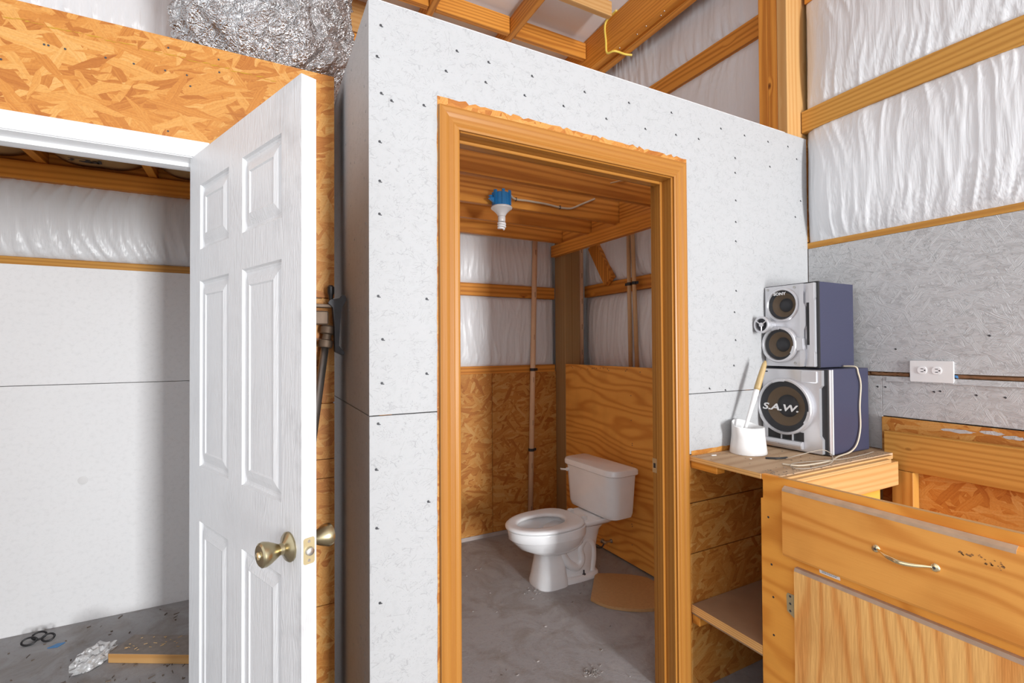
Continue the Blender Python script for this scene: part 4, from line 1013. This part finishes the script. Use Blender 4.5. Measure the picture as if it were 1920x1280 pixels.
# burnt brand mark on the drawer
bm = bmesh.new()
for k in range(26):
    y = 0.56 - rnd.random() * 0.085; z = 0.895 - (0.56 - y) * 0.05 + rnd.uniform(-0.012, 0.010); s = rnd.uniform(0.002, 0.007)
    add_prism(bm, [(y, z), (y + s, z + s * 0.4), (y + s * 0.5, z + s), (y - s * 0.3, z + s * 0.6)], 'x', hx - 0.0006, hx + 0.0002)
bmesh.ops.translate(bm, verts=bm.verts, vec=(-hx, -0.52, -0.89))
o = link('burn_mark', bm_mesh(bm, 'burn_mark'), simple('scorched_wood', (0.30, 0.145, 0.05), 0.8), dw, (hx, 0.52, 0.89)); o['kind'] = 'stuff'
cd = prism('cabinet_door', [(CX - 0.0185, 0.02), (CX - 0.0185, 0.678), (CX - 0.014, 0.687), (CX - 0.0005, 0.687), (CX - 0.0005, 0.02)], 'y', 0.20, 0.985, 'ply_z', cab, origin=(CX, 0.6, 0.35))
prism('door_edge', [(CX - 0.0190, 0.6775), (CX - 0.0143, 0.6878), (CX - 0.0003, 0.6885), (CX - 0.0003, 0.6872), (CX - 0.0138, 0.6868), (CX - 0.0183, 0.6775)], 'y', 0.20, 0.9845, simple('worn_grey_edge', (0.42, 0.29, 0.20), 0.75, var=0.3, scale=25), cd, origin=(CX, 0.6, 0.68))
hg = prism('hinge', [(1.020, 0.528), (1.022, 0.580), (1.018, 0.588), (0.990, 0.590), (0.986, 0.590), (0.986, 0.512), (0.998, 0.515)], 'x', CX - 0.0022, CX - 0.0001, 'hinge', cd, origin=(CX, 1.0, 0.55))
lathe('hinge_pin', (CX - 0.004, 0.988, 0.513), (0, 0, 1), [(0.0035, 0), (0.0035, 0.077)], 'hinge', hg, 10)
for z in (0.532, 0.556, 0.580): lathe('hinge_screw', (CX - 0.0022, 1.009, z), (-1, 0, 0), [(0.004, 0), (0.003, 0.0008), (0, 0.0008)], 'dark_iron', hg, 10)
bm = bmesh.new()
for y, z in ((1.085, 0.82), (1.07, 0.55), (1.07, 0.42), (1.08, 0.22), (1.075, 0.66)):
    add_lathe(bm, (CX, y, z), (-1, 0, 0), [(0.004, 0), (0.0035, 0.0008), (0, 0.001)], 7)
bmesh.ops.translate(bm, verts=bm.verts, vec=(-CX, -1.08, -0.5))
o = link('screw_heads', bm_mesh(bm, 'screws'), 'nail', cab, (CX, 1.08, 0.5)); o['kind'] = 'stuff'
stk = prism('sticker', [(0.912, 0.698), (0.914, 0.7125), (0.853, 0.7125), (0.851, 0.698)], 'x', CX - 0.0008, CX - 0.0001, 'paper', cab, origin=(CX, 0.88, 0.705))
bm = bmesh.new()
for r_ in range(2):
    y = 0.905
    while y > 0.862:
        w = rnd.uniform(0.002, 0.005); add_box(bm, CX - 0.0012, CX - 0.0008, y - w, y, 0.7015 + r_ * 0.005, 0.7045 + r_ * 0.005); y -= w + 0.0012
bmesh.ops.translate(bm, verts=bm.verts, vec=(-CX, -0.88, -0.705))
link('sticker_print', bm_mesh(bm, 'sticker_print'), 'print_grey', stk, (CX, 0.88, 0.705))
# rail and stud on the wall behind the cabinet
board('wall_rail', 2.362, 2.4035, -0.25, 1.090, 0.899, 1.052, 'treated', cab)
board('wall_stud', 2.355, 2.4035, 0.985, 1.060, 0.0, 0.898, 'treated', cab)

# ---- outlet
ou = tag(empty('outlet', (XR, 0.94, 1.31)), 'white jumbo outlet plate with two receptacles on the grey wall', 'outlet')
op = prism('plate', [(p[0] + 0.940, p[1] + 1.3095) for p in rounded(0.142, 0.086, 0.004)], 'x', XR - 0.009, XR - 0.0002, 'white_plastic', ou, 0.0035, origin=(XR, 0.94, 1.31))
for y in (0.969, 0.921):
    rc = prism('receptacle', [(y + 0.0165 * c * min(1, 1), 1.314 + max(-0.0145, min(0.0145, 0.0175 * s))) for c, s in ((math.cos(t), math.sin(t)) for t in (2 * math.pi * k / 24 for k in range(24)))], 'x', XR - 0.0115, XR - 0.0085, 'white_trim', ou, 0.0008, origin=(XR, y, 1.314))
    for dz in (-0.006, 0.006): box('slot', XR - 0.0121, XR - 0.0113, y - 0.005, y + 0.004, 1.314 + dz - 0.0013, 1.314 + dz + 0.0013, 'black', rc, 0)
    lathe('ground_hole', (XR - 0.0114, y - 0.0095, 1.314), (-1, 0, 0), [(0.0028, 0), (0.0028, 0.0007)], 'black', rc, 10)
bs = prism('blue_tab', [(0.866, 1.288), (0.868, 1.298), (0.860, 1.297), (0.858, 1.286)], 'x', XR - 0.0010, XR + 0.003, 'blue_scrap', ou, origin=(XR, 0.86, 1.29))

# ---- loudspeakers, both facing the doorway side
FACE_TX, FACE_TY = (0, -1, 0), (0, 0, 1)
def driver(parent, x, y, z, R, out, name='driver', notch=True):
    """ring, surround, cone and cap, axis towards -x; ring proud by out"""
    ring = lathe('trim_ring', (x, y, z), (-1, 0, 0), [(R, 0.0), (R, out - 0.004), (R - 0.003, out), (R - 0.010, out), (R - 0.012, out - 0.005), (R - 0.013, 0.0)], 'silver', parent, 56, True, False, False, False)
    d0 = -0.045
    cn = lathe('surround', (x, y, z), (-1, 0, 0), [(R - 0.0125, out - 0.008), (R * 0.88, out - 0.010), (R * 0.82, out - 0.014), (R * 0.70, out - 0.020)], 'cone_black', parent, 48, True, False, False, False)
    lathe('cone', (x, y, z), (-1, 0, 0), [(R * 0.70, out - 0.020), (R * 0.40, out - 0.038)], 'cone_brown', parent, 48, True, False, False, False)
    lathe('dust_cap', (x, y, z), (-1, 0, 0), [(R * 0.40, out - 0.038), (R * 0.34, out - 0.030), (R * 0.2, out - 0.024), (0, out - 0.022)], 'cone_black', parent, 40)
    lathe('grille', (x, y, z), (-1, 0, 0), [(R - 0.0125, out - 0.0055), (0, out - 0.0045)], 'grille', parent, 48, True, False, False)
    if notch:
        for a in (80, 200, 320):
            ca, sa = math.cos(math.radians(a)), math.sin(math.radians(a))
            bm = bmesh.new(); n = 6
            loft(bm, [[(-out - 0.0015 + dx * 0.003, rr * math.cos(math.radians(a + t)), rr * math.sin(math.radians(a + t))) for dx, rr in ((0, R - 0.002), (0, R - 0.014), (1, R - 0.014), (1, R - 0.002))] for t in (-14, -7, 0, 7, 14)])
            link('ring_clip', bm_mesh(bm, 'ring_clip'), 'silver', parent, (x, y, z))
    return ring
# upper speaker
s1 = tag(empty('bookshelf_speaker', (2.20, 1.31, 1.323)), 'silver-faced violet speaker with two drivers and tweeter, stacked on the subwoofer', 'speaker')
H1 = [(1.344, 1.599, 0.066), (1.350, 1.423, 0.069)]
rc_ = lambda y0, y1, z0, z1: [(y0, z0), (y1, z0), (y1, z1), (y0, z1)]
plate('speaker_body', rc_(1.192, 1.424, 1.3245, 1.686), H1, 2.088, 2.342, 'violet', s1, (2.2, 1.31, 1.5))
plate('black_gasket', rc_(1.190, 1.426, 1.323, 1.6875), H1, 2.078, 2.0878, 'black', s1, (2.08, 1.31, 1.5))
# sculpted front: silver baffle around a dark slot, with waisted column
ypr = lambda pts: pts
plate('baffle', rc_(1.262, 1.424, 1.327, 1.684), H1, 2.071, 2.0778, 'silver', s1, (2.07, 1.34, 1.5))
col_o = [(1.263, 1.328), (1.263, 1.683), (1.243, 1.683), (1.240, 1.665), (1.246, 1.635), (1.246, 1.60), (1.236, 1.585), (1.236, 1.50), (1.245, 1.485), (1.246, 1.42), (1.238, 1.39), (1.238, 1.36), (1.244, 1.328)]
prism('column_trim', col_o, 'x', 2.062, 2.0777, 'silver', s1, 0.002, origin=(2.07, 1.25, 1.5))
edge_o = [(1.197, 1.328), (1.197, 1.385), (1.201, 1.392), (1.201, 1.61), (1.197, 1.618), (1.197, 1.682), (1.225, 1.680), (1.218, 1.64), (1.218, 1.37), (1.225, 1.330)]
prism('edge_trim', edge_o, 'x', 2.060, 2.0777, 'silver', s1, 0.002, origin=(2.07, 1.21, 1.5))
box('slot_floor', 2.072, 2.0777, 1.217, 1.243, 1.328, 1.682, 'silver', s1, 0)
box('slot', 2.0700, 2.0719, 1.2185, 1.2355, 1.42, 1.60, 'black', s1, 0.0005)
driver(s1, 2.071, 1.344, 1.599, 0.0765, 0.007, notch=False)
driver(s1, 2.071, 1.350, 1.423, 0.0800, 0.024)
prism('driver_arm', [(1.275, 1.395), (1.275, 1.455), (1.240, 1.45), (1.238, 1.40)], 'x', 2.052, 2.0705, 'silver', s1, 0.004, origin=(2.06, 1.26, 1.42))
tw = empty('tweeter', (0, 0, 0)); tw.parent = s1; tw.location = Vector((1.996, 1.388, 1.511)) - Vector(s1.location)
bm = bmesh.new()
add_lathe(bm, (0, 0, 0), (-1, 0, 0), [(0.016, -0.075), (0.022, -0.03), (0.034, -0.018), (0.0375, -0.004), (0.0375, 0.008), (0.034, 0.010), (0.0285, 0.010), (0.027, 0.002), (0.026, -0.004)], 36, True, False)
for a in (35, 145, 270):
    ca, sa = math.cos(math.radians(a)), math.sin(math.radians(a))
    add_tube(bm, [(-0.007, 0.004 * ca, 0.004 * sa), (-0.007, 0.029 * ca, 0.029 * sa)], 0.0028, 6)
add_lathe(bm, (0, 0, 0), (-1, 0, 0), [(0.010, 0.002), (0.010, 0.009), (0.004, 0.010), (0, 0.010)], 16)
bpy.context.view_layer.update()
link('tweeter_ring', bm_mesh(bm, 'tweeter_ring'), 'silver', tw, local=True)
lathe('tweeter_cup', (0, 0, 0), (-1, 0, 0), [(0.0265, 0.0), (0.0, -0.006)], 'cone_black', tw, 30, True, True, False)
for y, z in ((1.410, 1.672), (1.287, 1.672), (1.287, 1.342)):
    lathe('screw', (2.071, y, z), (-1, 0, 0), [(0.006, 0), (0.006, 0.002), (0.003, 0.001), (0, 0.001)], 'steel', s1, 14)
text_mesh('lettering', 'SONY', 0.017, 'print_silver', s1, (2.0660, 1.352, 1.648), FACE_TX, FACE_TY, bold=0.0006, xs=1.25)
# subwoofer
s2 = tag(empty('subwoofer', (2.19, 1.28, 0.9665)), 'silver-faced violet subwoofer with one big driver, standing on the counter', 'speaker')
box('speaker_body', 2.075, 2.352, 1.140, 1.426, 0.9672, 1.3195, 'violet', s2, 0.003)
box('black_gasket', 2.058, 2.0748, 1.146, 1.427, 0.968, 1.3185, 'black', s2, 0.001)
bf = [(1.160, 0.972), (1.160, 1.03), (1.170, 1.045), (1.170, 1.24), (1.160, 1.252), (1.160, 1.315), (1.428, 1.315), (1.428, 1.275), (1.421, 1.25), (1.421, 1.05), (1.428, 0.985), (1.424, 0.972)]
plate('baffle', bf, [(1.312, 1.155, 0.108)], 2.040, 2.0578, 'silver', s2, (2.05, 1.29, 1.14))
box('corner_strip', 2.060, 2.0745, 1.1375, 1.1455, 0.970, 1.3175, 'silver', s2, 0.002)
box('corner_strip', 2.0755, 2.081, 1.1365, 1.1398, 0.970, 1.3175, 'print_silver', s2, 0.001)
box('raised_panel', 2.033, 2.0398, 1.175, 1.242, 1.262, 1.312, 'silver', s2, 0.003)
driver(s2, 2.041, 1.312, 1.155, 0.1215, 0.024)
box('port', 2.0385, 2.0398, 1.235, 1.395, 1.012, 1.050, 'black', s2, 0)
for y in (1.280, 1.330): box('port_fin', 2.030, 2.0384, y - 0.0015, y + 0.0015, 1.012, 1.050, 'silver', s2, 0)
prism('port_lip', [(2.0398, 0.978), (2.022, 0.982), (2.018, 0.996), (2.026, 1.010), (2.0398, 1.012)], 'y', 1.235, 1.405, 'silver', s2, 0.002, origin=(2.03, 1.32, 1.0))
text_mesh('lettering', 'S.A.W.', 0.039, 'print_silver', s2, (2.0205, 1.327, 1.148), FACE_TX, FACE_TY, shear=0.22, bold=0.0010, xs=1.5)
box('model_mark', 2.0392, 2.0399, 1.395, 1.410, 1.300, 1.306, 'print_dark', s2, 0)
bm = bmesh.new(); y = 1.335
while y > 1.29:
    w = rnd.uniform(0.003, 0.005); add_box(bm, -0.0004, 0.0, y - w - 1.31, y - 1.31, -0.0015, 0.0015); y -= w + 0.001
link('lip_print', bm_mesh(bm, 'lip_print'), 'print_grey', s2, (2.0195, 1.31, 0.991))
# loose wires
spw = tube('speaker_wire', spline([(2.246, 1.185, 1.3275), (2.252, 1.140, 1.326), (2.258, 1.133, 1.30), (2.276, 1.133, 1.25), (2.266, 1.133, 1.16), (2.268, 1.133, 1.07), (2.238, 1.131, 1.005), (2.18, 1.128, 0.976), (2.076, 1.119, 0.970), (1.96, 1.09, 0.970), (1.80, 1.10, 0.970), (1.76, 1.15, 0.970)], 8), 0.0034, 'cable_white', None, 8)
tag(spw, 'cream speaker wire hanging down the violet subwoofer side', 'wire')
lw = tube('loose_wire', spline([(1.86, 1.20, 0.969), (1.90, 1.16, 0.99), (2.00, 1.14, 1.000), (2.02, 1.115, 0.985), (1.95, 1.075, 0.970), (1.85, 1.062, 0.969), (1.76, 1.068, 0.970), (1.74, 1.10, 0.971), (1.80, 1.13, 0.972), (1.92, 1.10, 0.974), (2.05, 1.085, 0.970), (2.20, 1.09, 0.969), (2.30, 1.10, 0.969)], 8), 0.0016, simple('thin_grey_wire', (0.36, 0.31, 0.25), 0.5), None, 7)
tag(lw, 'thin tangled wire looped on the dusty counter', 'wire')
kp = tube('black_lead', spline([(1.80, 1.245, 0.970), (1.83, 1.215, 0.971), (1.87, 1.20, 0.972)], 6), 0.004, 'black', None, 8)
tag(kp, 'short black lead end on the counter below the subwoofer', 'wire')

# ---- toilet brush and its cup
bc = tag(empty('brush_cup', (1.842, 1.352, 0.9665)), 'white plastic toilet brush cup with slanted rim on the counter', 'cup')
bm = bmesh.new(); N = 40
def cupring(r, z, top=False, e=1.0):
    pts = []
    for k in range(N):
        a = 2 * math.pi * k / N; ca, sa = math.cos(a), math.sin(a)
        rx = r * (1.0 if not top else 1.0); zz = z
        if top: zz = z + 0.024 * max(0, sa) ** 1.2 + 0.014 * max(0, -ca) ** 4 * (0.5 + 0.5 * sa)
        sp_ = 0.016 * max(0, -ca) ** 10 if top else 0
        pts.append(((rx + sp_) * ca, rx * sa * 0.97, zz))
    return pts
loft(bm, [cupring(0.0735, 0.0), cupring(0.0745, 0.004), cupring(0.071, 0.03), cupring(0.066, 0.075), cupring(0.0645, 0.108, True), cupring(0.0625, 0.110, True), cupring(0.060, 0.107, True), cupring(0.060, 0.07), cupring(0.058, 0.03), cupring(0.055, 0.012)])
link('cup_shell', bm_mesh(bm, 'cup_shell'), 'white_plastic', bc, (1.842, 1.352, 0.9665), True).data.set_sharp_from_angle(angle=0.9)
br = tag(empty('toilet_brush', (1.83, 1.352, 0.985)), 'toilet brush with tan and white handle standing in the cup', 'brush')
h0, h1 = Vector((1.812, 1.352, 1.045)), Vector((1.952, 1.345, 1.352)); hv = h1 - h0
tube('white_handle', [h0 + hv * t for t in (0, 0.15, 0.35, 0.55, 0.60)], [0.0075, 0.0075, 0.009, 0.0125, 0.0115], 'white_plastic', br, 14)
tube('tan_grip', [h0 + hv * t for t in (0.60, 0.64, 0.75, 0.88, 0.95, 1.0)], [0.0125, 0.0135, 0.0125, 0.0115, 0.010, 0.0045], 'handle_tan', br, 14)
lathe('bristles', (1.812, 1.352, 0.985), (0, 0, 1), [(0.02, 0.0), (0.034, 0.008), (0.036, 0.04), (0.028, 0.058), (0.008, 0.064)], simple('grey_bristles', (0.55, 0.53, 0.50), 0.9, var=0.4, scale=300, bump=0.6), br, 24)

# ---- scraps on the counter
for i, (x, y, l, mat, lab) in enumerate(((1.66, 1.385, 0.022, 'paper', 'small white plastic strip on the counter beside the door casing'), (1.742, 1.27, 0.008, 'light_scrap', 'tiny pale crumb on the dusty counter near the brush cup'))):
    s_ = prism('counter_scrap', [(x, y), (x + l, y - l * 0.2), (x + l, y - l * 0.2 + 0.005), (x, y + 0.006)], 'z', 0.9657, 0.9690, mat, None, 0.0006, origin=(x, y, 0.9657))
    tag(s_, lab, 'scrap')
bm = bmesh.new()
for k in range(240):
    x = rnd.uniform(1.6, 2.33); y = rnd.uniform(1.06, 1.42)
    if k % 3: y = rnd.uniform(1.05, 1.13)
    if 2.02 < x and y > 1.13: continue
    s_ = rnd.uniform(0.0015, 0.005); a = rnd.uniform(0, 3.1)
    add_prism(bm, [(x + s_ * math.cos(a + q) * (1 if q % 2 else 0.4), y + s_ * math.sin(a + q) * 0.7) for q in (0, 1.6, 3.1, 4.7)], 'z', 0.9657, 0.9657 + rnd.uniform(0.0006, 0.002))
cdirt = link('counter_dirt', bm_mesh(bm, 'counter_dirt'), simple('sawdust_grit', (0.24, 0.18, 0.13), 0.9, var=0.6, scale=90), cab); cdirt['kind'] = 'stuff'

# ---- yellow cable on the carrier beam
yc = tube('yellow_cable', spline([(2.193, 2.58, 3.735), (2.192, 2.700, 3.715), (2.191, 2.695, 3.58), (2.192, 2.685, 3.495), (2.215, 2.63, 3.484), (2.30, 2.62, 3.480), (2.345, 2.60, 3.476)], 8), 0.0075, 'cable_yellow', None, 10)
tag(yc, 'yellow electrical cable bent under the doubled carrier beam', 'cable')

# ---- things on the closet floor
bd = empty('floor_board', (-0.591, 2.812, 0.0)); bd.rotation_euler = (0, 0, math.atan2(-0.183, 0.323))
tag(bd, 'short dusty plank lying on the closet floor', 'plank')
box('plank', 0.0, 0.62, 0.0, 0.150, 0.0005, 0.041, 'fir_x', bd, 0.002, local=True)
box('dust_layer', 0.002, 0.618, 0.002, 0.148, 0.0412, 0.0424, simple('grey_dust', (0.26, 0.225, 0.20), 0.9, var=0.35, scale=30, bump=0.3), bd, 0, local=True)
bm = bmesh.new()
for k in range(22):
    x = 0.02 + rnd.random() * 0.26; y = 0.02 + rnd.random() * 0.11; a = rnd.uniform(-0.5, 0.9); l = rnd.uniform(0.006, 0.018)
    add_tube(bm, [(x, y, 0.0445 + rnd.random() * 0.004), (x + l * math.cos(a), y + l * math.sin(a), 0.0445 + rnd.random() * 0.006)], 0.0014, 5)
o = link('wood_shavings', bm_mesh(bm, 'wood_shavings'), 'chip', bd, local=True); o['kind'] = 'stuff'
bm = bmesh.new(); bmesh.ops.create_icosphere(bm, subdivisions=4, radius=1.0)
for v in bm.verts:
    p = v.co.copy(); q = p * 2.1
    f = 1 + 0.35 * (rid(q + Vector((3, 1, 2))) - 0.5) + 0.22 * (rid(q * 2.7) - 0.5)
    v.co = Vector((p.x * 0.085 * f, p.y * 0.042 * f, max(0, (p.z + 0.55)) * 0.045 * f))
fs = link('foil_scrap', bm_mesh(bm, 'foil_scrap'), simple('white_wrapper', (0.66, 0.66, 0.66), 0.3, 0.35, var=0.2, scale=40), None, (-0.645, 2.835, 0.0015))
fs.rotation_euler = (0, 0, 0.9)
tag(fs, 'crumpled silvery wrapper on the floor against the short plank', 'scrap')
bk = tag(empty('black_clip', (-0.93, 3.18, 0.0)), 'small black looped hardware piece on the closet floor', 'hardware')
for (cx, cy, a) in ((-0.01, 0.03, 0.3), (0.035, -0.01, 0.6), (-0.035, -0.01, -0.2)):
    ring = [(-0.93 + cx + 0.028 * math.cos(t) * math.cos(a), 3.18 + cy + 0.012 * math.sin(t), 0.016 + 0.012 * math.sin(t)) for t in (2 * math.pi * k / 14 for k in range(15))]
    tube('loop', ring, 0.0045, 'black', bk, 7)
bsr = prism('blue_scrap', [(-0.875, 3.085), (-0.835, 3.075), (-0.815, 3.105), (-0.845, 3.110)], 'z', 0.001, 0.004, 'blue_scrap', None, origin=(-0.845, 3.09, 0.001))
tag(bsr, 'flat blue scrap on the floor near the closet back wall', 'scrap')
ck = prism('yellow_chip', [(-0.43, 2.86), (-0.40, 2.90), (-0.39, 2.895), (-0.42, 2.855)], 'z', 0.001, 0.007, 'chip', None, origin=(-0.41, 2.88, 0.001))
tag(ck, 'pale wood splinter on the floor behind the short plank', 'scrap')
bm = bmesh.new()
for k in range(260):
    x = rnd.uniform(-1.1, 0.0); y = rnd.uniform(2.3, 3.27)
    if k < 140: y = rnd.uniform(2.35, 2.78)
    a = rnd.uniform(0, 3.14); l = rnd.choice((0.004, 0.006, 0.010, 0.022)) * rnd.uniform(0.6, 1.3)
    add_prism(bm, [(x, y), (x + l * math.cos(a), y + l * math.sin(a)), (x + l * math.cos(a) + 0.003, y + l * math.sin(a) + 0.003), (x - 0.002, y + 0.004)], 'z', 0.0003, rnd.uniform(0.002, 0.006))
o = link('floor_debris', bm_mesh(bm, 'floor_debris'), simple('mixed_debris', (0.16, 0.12, 0.09), 0.9, var=0.7, scale=26), fl); o['kind'] = 'stuff'
bm = bmesh.new()
for k in range(150):
    x = rnd.uniform(0.9, 2.1); y = rnd.uniform(1.6, 3.2)
    if k % 3 == 0: x = 1.30 + rnd.gauss(0, 0.02); y = 1.72 + rnd.gauss(0, 0.02)
    if k % 3 == 1 and k < 60: x = 1.43 + rnd.gauss(0, 0.03); y = 2.45 + rnd.gauss(0, 0.02)
    a = rnd.uniform(0, 3.14); l = rnd.uniform(0.003, 0.012)
    add_prism(bm, [(x, y), (x + l * math.cos(a), y + l * math.sin(a)), (x + l * math.cos(a) + 0.003, y + l * math.sin(a) + 0.002), (x - 0.002, y + 0.003)], 'z', 0.0003, rnd.uniform(0.002, 0.006))
o = link('toilet_room_grit', bm_mesh(bm, 'toilet_room_grit'), simple('grey_grit', (0.30, 0.27, 0.25), 0.9, var=0.6, scale=30), fl); o['kind'] = 'stuff'
